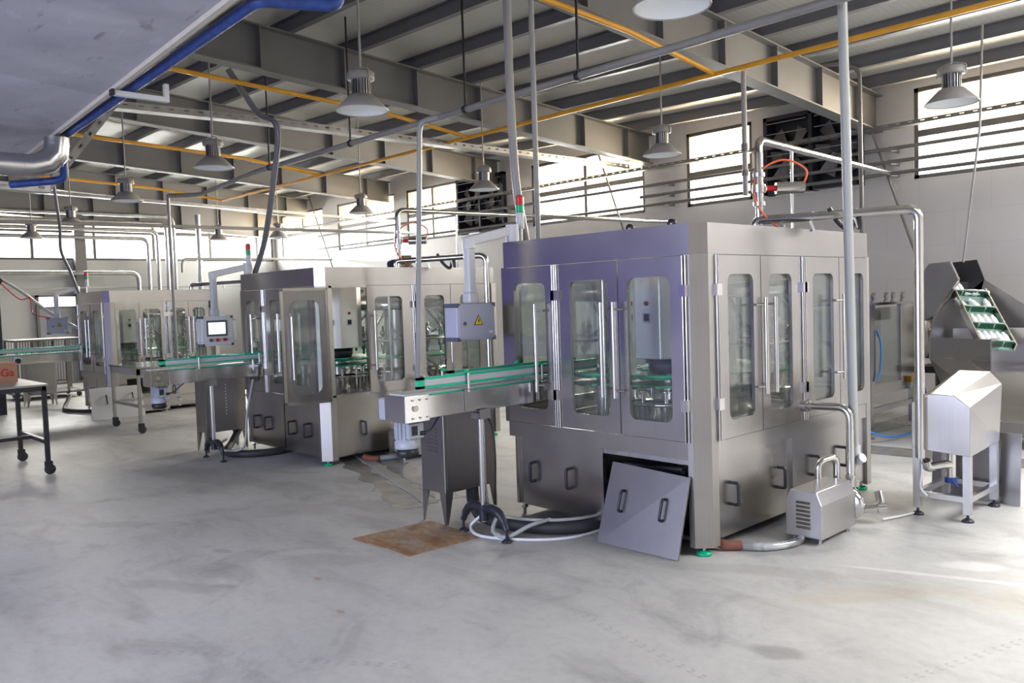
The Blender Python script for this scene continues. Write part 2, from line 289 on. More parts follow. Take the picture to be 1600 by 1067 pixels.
# ------------------------------------------------------------------ mesh builder
class MB:
    def __init__(s): s.v = []; s.f = []; s.sm = []
    def add(s, vs, fs, smooth=False):
        o = len(s.v); s.v += [tuple(p) for p in vs]
        for f in fs: s.f.append(tuple(i+o for i in f)); s.sm.append(smooth)
        return s
    def box(s, x0, x1, y0, y1, z0, z1):
        if x0 > x1: x0, x1 = x1, x0
        if y0 > y1: y0, y1 = y1, y0
        if z0 > z1: z0, z1 = z1, z0
        return s.add([(x0,y0,z0),(x1,y0,z0),(x1,y1,z0),(x0,y1,z0),(x0,y0,z1),(x1,y0,z1),(x1,y1,z1),(x0,y1,z1)],
              [(0,3,2,1),(4,5,6,7),(0,1,5,4),(1,2,6,5),(2,3,7,6),(3,0,4,7)])
    def cbox(s, c, d): return s.box(c[0]-d[0]/2, c[0]+d[0]/2, c[1]-d[1]/2, c[1]+d[1]/2, c[2]-d[2]/2, c[2]+d[2]/2)
    def bar(s, p0, p1, w, h, up=(0, 0, 1)):
        p0, p1 = Vector(p0), Vector(p1); d = (p1-p0).normalized(); up = Vector(up)
        if abs(d.dot(up)) > 0.98: up = Vector((1, 0, 0))
        a = d.cross(up).normalized(); b = a.cross(d).normalized()
        vs = []
        for p in (p0, p1):
            for i, j in ((-1,-1),(1,-1),(1,1),(-1,1)): vs.append(p+a*(w/2*i)+b*(h/2*j))
        return s.add(vs, [(3,2,1,0),(4,5,6,7),(0,1,5,4),(1,2,6,5),(2,3,7,6),(3,0,4,7)])
    def cyl(s, p0, p1, r0, r1=None, n=16, caps=True):
        r1 = r0 if r1 is None else r1
        p0, p1 = Vector(p0), Vector(p1); d = (p1-p0).normalized()
        up = Vector((0,0,1)) if abs(d.z) < 0.9 else Vector((1,0,0))
        a = d.cross(up).normalized(); b = d.cross(a).normalized()
        ring = [(a*math.cos(2*PI*i/n)+b*math.sin(2*PI*i/n)) for i in range(n)]
        s.add([p0+q*r0 for q in ring]+[p1+q*r1 for q in ring], [(i,(i+1)%n,n+(i+1)%n,n+i) for i in range(n)], True)
        if caps:
            s.add([p0+q*r0 for q in ring], [tuple(reversed(range(n)))]); s.add([p1+q*r1 for q in ring], [tuple(range(n))])
        return s
    def tube(s, path, r, n=12, caps=True):
        P = [Vector(p) for p in path]; m = len(P); vs = []
        T = []
        for i in range(m):
            t = (P[min(i+1, m-1)]-P[max(i-1, 0)]); T.append(t.normalized())
        up = Vector((0,0,1)) if abs(T[0].z) < 0.9 else Vector((1,0,0))
        a = T[0].cross(up).normalized()
        for i in range(m):
            a = (a-T[i]*a.dot(T[i])).normalized(); b = T[i].cross(a)
            k = r[i] if isinstance(r, (list, tuple)) else r
            if 0 < i < m-1:
                c = T[i].dot((P[i+1]-P[i]).normalized()); k = k/max(0.75, c)
            for j in range(n): vs.append(P[i]+(a*math.cos(2*PI*j/n)+b*math.sin(2*PI*j/n))*k)
        fs = [(i*n+j, i*n+(j+1)%n, (i+1)*n+(j+1)%n, (i+1)*n+j) for i in range(m-1) for j in range(n)]
        s.add(vs, fs, True)
        if caps: s.add(vs[:n], [tuple(reversed(range(n)))]); s.add(vs[-n:], [tuple(range(n))])
        return s
    def lathe(s, prof, c=(0,0,0), n=24, axis='z', smooth=True):
        c = Vector(c); m = len(prof); vs = []
        for r, z in prof:
            for j in range(n):
                x, y = r*math.cos(2*PI*j/n), r*math.sin(2*PI*j/n)
                q = (x, y, z) if axis == 'z' else ((z, x, y) if axis == 'x' else (y, z, x))
                vs.append(c+Vector(q))
        fs = [(i*n+j, i*n+(j+1)%n, (i+1)*n+(j+1)%n, (i+1)*n+j) for i in range(m-1) for j in range(n)]
        return s.add(vs, fs, smooth)
    def prism(s, poly, z0, z1, fr=None):
        """extrude a polygon (u, v) from w=z0 to z1; fr(u, v, w) maps to space"""
        fr = fr or (lambda u, v, w: (u, v, w)); n = len(poly)
        vs = [fr(u, v, z0) for u, v in poly]+[fr(u, v, z1) for u, v in poly]
        return s.add(vs, [tuple(reversed(range(n))), tuple(range(n, 2*n))]+[(i,(i+1)%n,n+(i+1)%n,n+i) for i in range(n)])
    def holed(s, u0, u1, v0, v1, hu0, hu1, hv0, hv1, r, w0, w1, fr, k=5):
        """plate with a rounded window cut in it"""
        inner, own = [], []
        for ci, (cx, cy, a0) in enumerate(((hu1-r, hv1-r, 0), (hu0+r, hv1-r, PI/2), (hu0+r, hv0+r, PI), (hu1-r, hv0+r, 1.5*PI))):
            for i in range(k+1):
                a = a0+PI/2*i/k; inner.append((cx+r*math.cos(a), cy+r*math.sin(a))); own.append(ci)
        outer = [(u1,v1),(u0,v1),(u0,v0),(u1,v0)]; N = len(inner)
        vs = [fr(u,v,w0) for u,v in inner+outer]+[fr(u,v,w1) for u,v in inner+outer]; T = N+4; fs = []
        for i in range(N):
            j = (i+1) % N
            if own[i] == own[j]:
                fs += [(N+own[i], j, i), (T+N+own[i], T+i, T+j)]
            else:
                fs += [(N+own[i], N+own[j], j, i), (T+i, T+j, T+N+own[j], T+N+own[i])]
            fs.append((i, j, T+j, T+i))
        for i in range(4):
            j = (i+1) % 4; fs.append((N+j, N+i, T+N+i, T+N+j))
        return s.add(vs, fs)
    def build(s, name, m, parent=None, base=None, bevel=0):
        """one mesh object; a top-level one gets its origin at its own base"""
        vs = s.v; o = None
        if parent is None:
            if base is None:
                xs, ys, zs = zip(*vs); base = ((min(xs)+max(xs))/2, (min(ys)+max(ys))/2, min(zs))
            vs = [(x-base[0], y-base[1], z-base[2]) for x, y, z in vs]
        me = bpy.data.meshes.new(name); me.from_pydata(vs, [], s.f); me.polygons.foreach_set('use_smooth', s.sm)
        me.materials.append(m); me.update()
        import bmesh
        bm = bmesh.new(); bm.from_mesh(me); bmesh.ops.recalc_face_normals(bm, faces=bm.faces); bm.to_mesh(me); bm.free()
        o = bpy.data.objects.new(name, me); C.objects.link(o)
        if parent is None: o.location = base
        else: o.parent = parent
        if bevel:
            b = o.modifiers.new('edge', 'BEVEL'); b.width = bevel; b.segments = 2; b.limit_method = 'ANGLE'; b.angle_limit = 0.6
        return o
def tag(o, label, cat, group=None):
    o['label'] = label; o['category'] = cat
    if group: o['group'] = group
    return o
def thing(name, label, cat, loc=(0,0,0), rz=0.0, sc=1.0, group=None):
    o = bpy.data.objects.new(name, None); C.objects.link(o); o.location = loc; o.rotation_euler = (0,0,rz); o.scale = (sc,)*3
    o.empty_display_size = 0.2
    return tag(o, label, cat, group)
def struct(name, mb, m):
    o = mb.build(name, m); o['kind'] = 'structure'; return o
def smooth_path(pts, k=6):
    """Catmull-Rom through the points"""
    P = [Vector(p) for p in pts]; Q = [P[0]*2-P[1]]+P+[P[-1]*2-P[-2]]; out = []
    for i in range(1, len(Q)-2):
        a, b, c, d = Q[i-1:i+3]
        for j in range(k):
            t = j/k; out.append(0.5*((2*b)+(c-a)*t+(2*a-5*b+4*c-d)*t*t+(3*b-a-3*c+d)*t**3))
    out.append(P[-1]); return out
def elbow_path(pts, r, k=6):
    """straight runs with rounded bends of radius r"""
    P = [Vector(p) for p in pts]; out = [P[0]]
    for i in range(1, len(P)-1):
        a, b = (P[i-1]-P[i]), (P[i+1]-P[i]); q = min(r, a.length*0.49, b.length*0.49); a.normalize(); b.normalize()
        s0, s1 = P[i]+a*q, P[i]+b*q
        for j in range(k+1):
            t = j/k; out.append(s0*(1-t)**2+P[i]*2*t*(1-t)+s1*t*t)
    out.append(P[-1]); return out
FRONT = lambda y: (lambda u, v, w: (u, y+w, v))     # u along x, v up, w into the machine
SIDE = lambda x: (lambda u, v, w: (x-w, u, v))      # u along y, v up, w into the machine

# ------------------------------------------------------------------ the building
YW, XF = 12.0, -23.0
def zt(x, y): return 4.41+0.03*min(max(-x-5, 0), 10)+(12-y)*0.058      # top of the rafters
fl_ = MB().box(-23.3, 6.3, -6.3, 12.3, -0.2, 0).build('floor', FLOOR, base=(0, 0, 0)); fl_['kind'] = 'structure'
SILL, HEAD = 3.18, 4.42
FANS = [(-6.72, -5.18), (-14.3, -12.75)]
wr = MB(); wr.box(XF-.25, 6.3, YW, YW+.25, 0, SILL); wr.box(XF-.25, 6.3, YW, YW+.25, HEAD, 5.3)
ops = sorted(RWIN+FANS); px = XF-.25
for a, b in ops: wr.box(px, a, YW, YW+.25, SILL, HEAD); px = b
wr.box(px, 6.3, YW, YW+.25, SILL, HEAD)
struct('wall_right', wr, WALL)
def window(i, frame, axis, a, b, z0, z1, mull, transom, base):
    root = bpy.data.objects.new('window_%d' % i, None); C.objects.link(root); root.location = base; root['kind'] = 'structure'
    def fr(u, v, w): return (u-base[0], base_w+w, v) if axis == 'y' else (base_w-w, u-base[1], v)
    base_w = 0
    f = MB(); t = .055
    def bx(mb, u0, u1, v0, v1, w0, w1):
        p, q = fr(u0, v0, w0), fr(u1, v1, w1); mb.box(p[0], q[0], p[1], q[1], p[2]-base[2], q[2]-base[2])
    bx(f, a, b, z0-.02, z0+t, -.03, .08); bx(f, a, b, z1-t, z1+.02, -.03, .08); bx(f, a, a+t, z0, z1, -.03, .08); bx(f, b-t, b, z0, z1, -.03, .08)
    bx(f, a, b, transom-.045, transom+.045, -.02, .07)
    for m in mull: bx(f, m-.035, m+.035, z0, z1, -.015, .065)
    f.build('window_frame', frame, root)
    g = MB(); bx(g, a+t, b-t, z0+t, transom-.045, .02, .03); g.build('lower_pane', PANE, root)
    g = MB(); bx(g, a+t, b-t, transom+.045, z1-t, .02, .03); g.build('upper_pane', FROST, root)
for i, (a, b) in enumerate(RWIN):
    mull = [(a+b)/2] if b-a > 1.3 else []
    if i == 0: mull = [a+1.75]
    window(i+1, P_WINFRAME, 'y', a, b, SILL, HEAD, mull, 3.80 if i != 1 else 3.72, ((a+b)/2, YW+.05, SILL))
# end wall with its strip window, and the beam above it
wb = MB(); wb.box(XF-.25, XF, -6.3, YW+.25, 0, 3.08); wb.box(XF-.25, XF, -6.3, YW+.25, 4.62, 5.9); wb.box(XF-.25, XF, -6.3, 2.5, 3.08, 4.62); wb.box(XF-.25, XF, 11.9, YW+.25, 3.08, 4.62)
struct('wall_back', wb, WALLF)
window(7, P_WINFRAME, 'x', 2.5, 11.9, 3.08, 4.62, [4.0, 5.45, 6.9, 8.4, 9.98, 11.4], 3.82, (XF-.05, 7.2, 3.08))
struct('trim_1', MB().box(XF+.0, XF+.22, 6.36, 6.62, 0, 4.4), P_RAFT)           # steel post in the end wall
# door in the end wall
dr = bpy.data.objects.new('door_1', None); C.objects.link(dr); dr.location = (XF+.03, 5.92, 0); dr['kind'] = 'structure'
MB().box(-.02, .05, -.42, .42, 0, 1.86).build('door_leaf', paint('grey_door_paint', (.30, .31, .33), .4), dr)
f = MB(); f.box(-.02, .08, -.48, -.42, 0, 2.20); f.box(-.02, .08, .42, .48, 0, 2.20); f.box(-.02, .08, -.48, .48, 2.15, 2.20); f.box(-.02, .08, -.42, .42, 1.86, 1.91)
f.build('door_frame', P_RAFT, dr)
tl = MB().box(0, .03, -.42, .42, 1.91, 2.15)
mlit, tlit, blit = nt('daylit_transom_glass'); blit.inputs['Base Color'].default_value = (.9, .9, .9, 1); blit.inputs['Emission Color'].default_value = (1, .98, .95, 1); blit.inputs['Emission Strength'].default_value = 1.6
tl.build('transom_pane', mlit, dr)
# wall behind the camera with the loading door, and the side wall: both lilac
wl = MB(); wl.box(XF-.25, -7.5, -6.3, -6, 0, 5.9); wl.box(1.5, 6.3, -6.3, -6, 0, 5.9); wl.box(-7.5, 1.5, -6.3, -6, 4.0, 5.9)
struct('wall_front', wl, P_LBAND)
struct('wall_left', MB().box(6, 6.3, -6, 12, 0, 5.6), P_WARMW)
# roof deck with an unseen opening added for the overhead fill
def roofpiece(mb, xs, y0, y1, off=.17, th=.08):
    vs = []; n = len(xs)
    for x in xs:
        for y in (y0, y1):
            for k in (0, th): vs.append((x, y, zt(x, y)+off+k))
    fs = []
    for i in range(n-1):
        a, b = i*4, i*4+4
        fs += [(a, b, b+2, a+2), (a+1, a+3, b+3, b+1), (a, a+1, b+1, b), (a+2, b+2, b+3, a+3)]
    fs += [(0, 2, 3, 1), (n*4-4, n*4-3, n*4-1, n*4-2)]
    mb.add(vs, fs)
rd = MB(); roofpiece(rd, [-23.3, -15, -5, .4], -6.3, 12.3); roofpiece(rd, [3.4, 6.3], -6.3, 12.3); roofpiece(rd, [.4, 3.4], -6.3, 5.2); roofpiece(rd, [.4, 3.4], 11.2, 12.3)
struct('ceiling', rd, DECK)
# rafters: I-beams falling towards the right-hand wall, with stiffeners
def rafter(x, dep=.52, drop=0.0, wid=.2):
    m = MB(); y0, y1 = -5.9, 11.98
    def seg(h0, h1, w):
        vs = []
        for y in (y0, y1):
            z = zt(x, y)-drop
            vs += [(x-w, y, z-h1), (x+w, y, z-h1), (x+w, y, z-h0), (x-w, y, z-h0)]
        m.add(vs, [(0,1,2,3),(7,6,5,4),(0,4,5,1),(1,5,6,2),(2,6,7,3),(3,7,4,0)])
    seg(0, .018, wid/2); seg(dep-.018, dep, wid/2); seg(.018, dep-.018, .006)
    y = 11.3
    while y > 1.0:
        z = zt(x, y)-drop; m.box(x-wid/2+.01, x+wid/2-.01, y-.006, y+.006, z-dep+.018, z-.018); y -= 1.12
    return struct('rafter_beam', m, P_RAFT)
for x in (-5.0, -9.0, -13.0, -17.0, -21.0): rafter(x)
rafter(-22.75, .75, .22)
# purlins: Z-sections running along the building
yy = 11.55; 
while yy > -5.5:
    m = MB()
    for x0, x1 in ((-22.9, -15), (-15, -5), (-5, 5.9)):
        for (ya, yb, za, zb) in ((-.04, .04, .0, .014), (-.006, .006, .014, .156), (-.04, .04, .156, .17)):
            vs = [(x, yy+yo, zt(x, yy)+z) for x in (x0, x1) for yo, z in ((ya, za), (yb, za), (yb, zb), (ya, zb))]
            m.add(vs, [(0,1,2,3),(7,6,5,4),(0,4,5,1),(1,5,6,2),(2,6,7,3),(3,7,4,0)])
    struct('purlin_beam', m, P_PURL); yy -= 0.94
# mezzanine slab over the left front corner, with its cream edge trim
EDGE = lambda x: 1.93-(x+4.16)*0.05
MZ = 3.30
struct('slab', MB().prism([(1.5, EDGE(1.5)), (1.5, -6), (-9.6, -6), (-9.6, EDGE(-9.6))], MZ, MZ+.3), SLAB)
tm = MB(); x0, x1 = -9.6, 1.5
for a, b, z0, z1 in ((.001, .035, MZ-.03, MZ+.0), (.035, .052, MZ-.012, MZ+.02), (.052, .098, MZ+.02, MZ+.05), (.001, .035, MZ, MZ+.3)):
    tm.add([(x, EDGE(x)+w, z) for x in (x0, x1) for w, z in ((a, z0), (b, z0), (b, z1), (a, z1))], [(0,1,2,3),(7,6,5,4),(0,4,5,1),(1,5,6,2),(2,6,7,3),(3,7,4,0)])
struct('trim_2', tm, P_CREAM)
# drain channel in the floor behind the machines
def strip(mb, pts, w, z0, z1):
    for (xa, ya), (xb, yb) in zip(pts, pts[1:]): mb.bar((xa, ya, (z0+z1)/2), (xb, yb, (z0+z1)/2), w, z1-z0)
def puddle(x0, y0, x1, y1, w, seed):
    rnd = random.Random(seed); n = 22; d = Vector((x1-x0, y1-y0)); L_ = d.length; d.normalize(); s = Vector((-d.y, d.x)); up, dn = [], []
    for i in range(n+1):
        c = Vector((x0, y0))+d*L_*i/n; up.append(tuple(c+s*(w/2+rnd.uniform(-.05, .05)))); dn.append(tuple(c-s*(w/2+rnd.uniform(-.05, .05))))
    m = MB(); k = n+1; m.add([(*q, .003) for q in up]+[(*q, .003) for q in dn]+[(*q, .0005) for q in up]+[(*q, .0005) for q in dn],
        [(i, i+1, k+i+1, k+i) for i in range(n)]+[(2*k+i+1, 2*k+i, 3*k+i, 3*k+i+1) for i in range(n)]+[(i+1, i, 2*k+i, 2*k+i+1) for i in range(n)]+[(k+i, k+i+1, 3*k+i+1, 3*k+i) for i in range(n)]+[(0, k, 3*k, 2*k), (k-1, 3*k-1, 4*k-1, 2*k-1)]); return m
struct('floor_strip', puddle(-8.3, 5.37, -5.5, 4.40, .24, 1), WET); struct('floor_strip', puddle(-8.3, 4.98, -5.5, 3.99, .20, 2), WET)
dk = MB(); strip(dk, [(-8.3, 5.17), (-5.5, 4.19)], .12, 0, .010); struct('floor_strip', dk, GRATE)
d2 = MB(); strip(d2, [(-4.35, 8.0), (-4.05, 11.9)], .35, 0, .004); struct('floor_strip', d2, WET)
d3 = MB(); strip(d3, [(-7.0, 8.3), (-2.0, 8.75)], .45, 0, .004); struct('floor_strip', d3, WET)

# ------------------------------------------------------------------ filling machines
def inset(poly, d):
    n = len(poly); out = []
    for i in range(n):
        p0, p1, p2 = Vector(poly[i-1]), Vector(poly[i]), Vector(poly[(i+1) % n])
        e1, e2 = (p1-p0).normalized(), (p2-p1).normalized(); n1, n2 = Vector((-e1.y, e1.x)), Vector((-e2.y, e2.x))
        b = (n1+n2); b = b/max(1e-6, b.dot(n1)); out.append(tuple(p1+b*d))
    return out
def ring(mb, poly, d, z0, z1):
    q = inset(poly, d); n = len(poly)
    vs = [(*p, z) for z in (z0, z1) for p in poly]+[(*p, z) for z in (z0, z1) for p in q]
    fs = []
    for i in range(n):
        j = (i+1) % n; fs += [(i, j, n+j, n+i), (2*n+j, 2*n+i, 3*n+i, 3*n+j), (n+i, n+j, 3*n+j, 3*n+i), (j, i, 2*n+i, 2*n+j)]
    return mb.add(vs, fs)
def star(mb, c, r, z0, z1, teeth=16, depth=.035):
    poly = []
    for i in range(teeth*4):
        a = 2*PI*i/(teeth*4); k = r-(depth if i % 4 in (1, 2) else 0); poly.append((c[0]+k*math.cos(a), c[1]+k*math.sin(a)))
    return mb.prism(poly, z0, z1)
def pull(mb, p, out, h=.145, r=.0125, d=.055):
    """U-shaped black pull handle standing off a panel"""
    p, out = Vector(p), Vector(out); k = Vector((0, 0, h/2))
    return mb.tube(elbow_path([p-k, p-k+out*d, p+k+out*d, p+k], .02, 4), r, 8)
def barhandle(mb, p, out, side, h=.66):
    p, out, side = Vector(p), Vector(out), Vector(side); k = Vector((0, 0, h/2)); q = p+out*.07
    mb.cyl(q-k, q+k, .0155, n=12)
    for s in (-.28, .28): mb.cyl(p+Vector((0, 0, s))+side*.05-out*.005, p+Vector((0, 0, s))+side*.05+out*.03, .009, n=8); mb.cyl(p+Vector((0,0,s))+side*.05+out*.03, q+Vector((0,0,s)), .008, n=8)
    return mb

def filling_machine(label, loc, sc, Wd, Dp, front, side, low_front, low_side, swing=None, gap=None, sgap=None, group=None):
    root = thing('filling_machine', label, 'filling machine', loc, 0, sc, group)
    c, H = .085, 2.15
    out = [(-Wd+.03, 0), (-c, 0), (0, c), (0, Dp-.03), (-.03, Dp), (-Wd, Dp), (-Wd, .03)]
    m = MB(); ring(m, out, .03, 1.95, H); m.build('header_band', S_PANEL, root)
    m = MB(); ring(m, inset(out, .012), .10, H-.03, H-.004); m.build('roof_frame', S_DARK, root)
    m = MB(); ring(m, inset(out, .004), .036, .62, .735); m.build('middle_band', S_PANEL, root)
    m = MB(); m.prism(inset(out, .04), .66, .70); m.build('machine_bed', S_OCT, root)
    # corner posts
    m = MB(); m.prism([(-.125, .0), (-c, 0), (0, c), (0, .16), (-.03, .16), (-.03, .10), (-.10, .03), (-.125, .03)], .05, 1.95); m.build('corner_post', S_POST, root)
    m = MB(); m.box(-Wd, -Wd+.06, .0, .05, .735, 1.95); m.build('corner_post', S_PANEL, root)
    m = MB(); m.box(-.05, 0, Dp-.075, Dp, .05, 1.95); m.build('corner_post', S_POST, root)
    m = MB(); m.box(-Wd, -Wd+.06, Dp-.06, Dp, .05, 1.95); m.build('corner_post', S_POST, root)
    # lower casing: recessed panels, leaving out an opening where a panel has been taken off
    def low(name, fr, a, b, w=.022, z0=.085, z1=.62):
        mb = MB(); mb.prism([(a, z0), (b, z0), (b, z1), (a, z1)], w, w+.02, fr); o = mb.build(name, S_PANEL, root); return o
    FR, SD = FRONT(0), SIDE(0)
    for a, b, hs in low_front:
        o = low('base_panel', FR, a, b)
        for x in hs: pull(MB(), (x, .022, .36), (0, -1, 0)).build('panel_handle', P_DKGREY, o)
    for a, b, hs in low_side:
        o = low('base_panel', SD, a, b)
        for y in hs: pull(MB(), (-.022, y, .36), (1, 0, 0)).build('panel_handle', P_DKGREY, o)
    for (a0, b0, _), (a1, b1, _) in zip(low_side, low_side[1:]):
        if sgap and abs(b0-sgap[0]) < .01: continue
        m = MB(); m.prism([(b0, .085), (a1, .085), (a1, .62), (b0, .62)], 0, .04, SD); m.build('base_mullion', S_PANEL, root)
    low('base_panel', lambda u, v, w: (-Wd+.10+w, u, v), .05, Dp-.05)
    low('base_panel', lambda u, v, w: (u, Dp-w, v), -Wd+.06, -.05)
    m = MB(); m.prism(inset(out, .11), .055, .085); m.build('base_tray', S_DARK, root)
    m = MB(); m.box(low_front[0][0]-.03, low_front[0][0]-.005, .0, .03, .09, .62); m.build('base_stile', S_PANEL, root)
    if gap:
        m = MB(); m.box(gap[0]-.02, gap[0], 0, .04, .085, .62); m.build('base_stile', S_PANEL, root)
        m = MB(); m.box(gap[0], gap[1], .02, .04, .585, .62); m.build('opening_lintel', GALV, root)
        m = MB(); m.lathe([(0, -.05), (.09, -.05), (.09, .05), (0, .05)], (gap[1]-.1, .25, .50), 20, 'y'); m.build('drive_pulley', P_BLACK, root)
        m = MB(); m.box(gap[0]+.05, gap[1]-.15, .18, .7, .12, .5); m.build('drive_gearbox', P_DKGREY, root)
        m = MB(); m.cyl((gap[0]+.1, .2, .56), (gap[1]-.05, .35, .5), .02); m.build('drive_shaft', S_PLAIN, root)
    if sgap:
        m = MB(); m.box(-.5, -.06, sgap[0]+.1, sgap[1]-.05, .10, .28); m.build('drive_gearbox', P_DKGREY, root)
    # feet
    for x, y in ((-.06, .06), (-low_front[0][0]*-1, .05), (-.06, Dp-.06), (-Wd+.15, Dp-.08)):
        m = MB(); m.cyl((x, y, .0), (x, y, .075), .014, n=10); m.cyl((x, y, .05), (x, y, .065), .028, n=6); f = m.build('foot', S_PLAIN, root)
        if x < -.5 and y < .3: continue
        g = MB(); g.lathe([(0, .0), (.05, .0), (.05, .018), (.03, .03), (0, .03)], (x, y, 0), 20); g.build('foot_pad', P_GREEN, f)['label'] = 'green round foot pad'
    # glazed doors
    def door(fr, outv, a, b, ga, gb, hinge, hand, parent=root, low_glass=False):
        mb = MB(); mb.holed(a+.004, b-.004, .74, 1.945, ga, gb, .855, 1.82, .055, -.004, .022, fr); d = mb.build('door', S_PANEL, parent)
        zb = .835 if not low_glass else 1.26; mb = MB(); mb.prism([(ga-.02, zb), (gb+.02, zb), (gb+.02, 1.84), (ga-.02, 1.84)], .023, .028, fr); mb.build('door_glass', ACRYL, d)
        if hinge is not None:
            mb = MB(); p, q = Vector(fr(hinge, .735, -.012)), Vector(fr(hinge, 1.945, -.012)); e_ = Vector(fr(1, 0, 0))-Vector(fr(0, 0, 0)); mb.cyl(p-e_*.012, q-e_*.012, .0065, n=8); mb.cyl(p+e_*.012, q+e_*.012, .0065, n=8); mb.build('hinge_rod', S_BRIGHT, d)
            for z in (.98, 1.72):
                mb = MB(); cc = Vector(fr(hinge, z, -.014)); mb.cbox(cc, (.05, .05, .075) if abs(outv[0]) < .5 else (.03, .06, .075)); mb.build('hinge', S_MIRROR, d)
        if hand is not None:
            u, sgn = hand; mb = MB(); sv = Vector(fr(1, 0, 0))-Vector(fr(0, 0, 0)); barhandle(mb, fr(u, 1.33, -.004), outv, sv*sgn); mb.build('door_handle', S_BRIGHT, d)
        return d
    for k, (a, b, ga, gb, hg, hd) in enumerate(front): door(FR, Vector((0, -1, 0)), a, b, ga, gb, hg, hd, low_glass=(k == 0))
    for k, (a, b, ga, gb, hg, hd) in enumerate(side):
        if swing and k == 0:
            hx, hy, w, ang = swing        # hinge point, width, direction of the opened leaf
            dv = Vector((math.cos(ang), math.sin(ang), 0)); nv = Vector((-dv.y, dv.x, 0))
            fr = lambda u, v, w_: tuple(Vector((hx, hy, 0))+dv*u+nv*w_+Vector((0, 0, v)))
            mb = MB(); mb.holed(0, w, .70, 1.93, .09, w-.09, .80, 1.80, .08, -.015, .015, fr); d = mb.build('open_door', S_DARK, root); d['label'] = 'glazed door swung wide open'
            mb = MB()
            for (u0, u1, v0, v1) in ((0, .03, .70, 1.93), (w-.03, w, .70, 1.93), (0, w, .70, .73), (0, w, 1.90, 1.93)): mb.prism([(u0, v0), (u1, v0), (u1, v1), (u0, v1)], -.03, .03, fr)
            mb.build('door_frame', S_PANEL, d)
            mb = MB(); mb.prism([(.05, .76), (w-.05, .76), (w-.05, 1.84), (.05, 1.84)], -.022, -.017, fr); mb.build('door_glass', ACRYL, d)
            mb = MB()
            for u in (.065, w-.065):
                for v in (.79, 1.05, 1.3, 1.55, 1.81): mb.cyl(fr(u, v, -.03), fr(u, v, -.02), .008, n=8)
            mb.build('door_bolt', S_BRIGHT, d)
            mb = MB(); barhandle(mb, fr(w-.1, 1.3, .015), nv, dv*.0); mb.build('door_handle', S_BRIGHT, d)
            mb = MB(); mb.box(-.035, 0, a, b, .735, .76); mb.box(-.035, 0, a, b, 1.925, 1.95); mb.build('door_opening_frame', S_BRIGHT, root)
        else: door(SD, Vector((1, 0, 0)), a, b, ga, gb, hg, hd)
    # left and rear glazing
    for fr, a, b in ((lambda u, v, w: (-Wd+.0+w, u, v), .06, Dp-.06), (lambda u, v, w: (u, Dp-w, v), -Wd+.06, -.05)):
        n = 2; st = (b-a)/n
        for i in range(n):
            u0, u1 = a+i*st, a+(i+1)*st; mb = MB(); mb.holed(u0+.003, u1-.003, .74, 1.945, u0+.13, u1-.13, .86, 1.82, .07, -.003, .022, fr); d = mb.build('rear_door', S_PANEL, root)
            mb = MB(); mb.prism([(u0+.11, .84), (u1-.11, .84), (u1-.11, 1.84), (u0+.11, 1.84)], .023, .028, fr); mb.build('door_glass', ACRYL, d)
    # capping turret
    kx, ky = Wd/1.85, Dp/2.5
    tx, ty = -.70*kx, .63*ky
    m = MB(); R8 = .29; m.prism([(tx+R8*math.cos(PI/8+i*PI/4), ty+R8*math.sin(PI/8+i*PI/4)) for i in range(8)], 1.235, 1.94); tc = m.build('turret_cover', S_OCT, root, bevel=.006)
    for i in (4, 5, 6, 7, 0):
        a = i*PI/4; p = Vector((tx, ty, 0))+Vector((math.cos(a), math.sin(a), 0))*(R8*math.cos(PI/8)); t_ = Vector((-math.sin(a), math.cos(a), 0)); o_ = Vector((math.cos(a), math.sin(a), 0))
        fr = lambda u, v, w, p=p, t_=t_, o_=o_: tuple(p+t_*u+o_*w+Vector((0, 0, v)))
        q = MB(); q.prism([(-.03, 1.50), (.03, 1.50), (.03, 1.57), (-.03, 1.57)], 0, .004, fr); lb = q.build('warning_label', P_LTGREY, tc)
        q = MB(); q.prism([(-.022, 1.515), (.022, 1.515), (.022, 1.562), (-.022, 1.562)], .004, .006, fr); q.build('label_print', P_DKGREY, lb)
        q = MB(); q.cyl(fr(0, 1.64, 0), fr(0, 1.64, .012), .016, n=12); q.build('push_button', P_RED, tc)
    m = MB(); m.lathe([(0, 1.12), (.15, 1.12), (.16, 1.15), (.16, 1.24), (0, 1.24)], (tx, ty, 0), 24); m.build('turret_collar', P_DKGREY, root)
    m = MB(); m.cyl((tx, ty, .70), (tx, ty, 1.13), .075, n=20); m.build('turret_column', S_PLAIN, root)
    for z in (1.03, 1.09):
        m = MB(); star(m, (tx, ty), .33, z, z+.018, 16); m.build('star_wheel', P_GREEN, root)
    m = MB(); m.lathe([(.05, .90), (.36, .90), (.36, .925), (.05, .925)], (tx, ty, 0), 32); m.build('lifter_plate', S_BRIGHT, root)
    for i in range(10):
        a = 2*PI*i/10+.2; x, y = tx+.29*math.cos(a), ty+.29*math.sin(a)
        m = MB(); m.cyl((x, y, .76), (x, y, .90), .038, n=12); m.cyl((x, y, .925), (x, y, 1.0), .018, n=10); m.lathe([(.018, 1.0), (.042, 1.0), (.042, 1.012), (.018, 1.012)], (x, y, 0), 12); m.cyl((x, y, .715), (x, y, .76), .026, n=8)
        m.build('bottle_lifter', S_BRIGHT, root)
    # transfer star and guide
    sx, sy = -1.22*kx, .46*ky
    for z in (1.03, 1.09):
        m = MB(); star(m, (sx, sy), .25, z, z+.018, 12); m.build('transfer_star', P_GREEN, root)
    m = MB(); m.cyl((sx, sy, .70), (sx, sy, 1.15), .045, n=16); m.build('star_column', S_PLAIN, root)
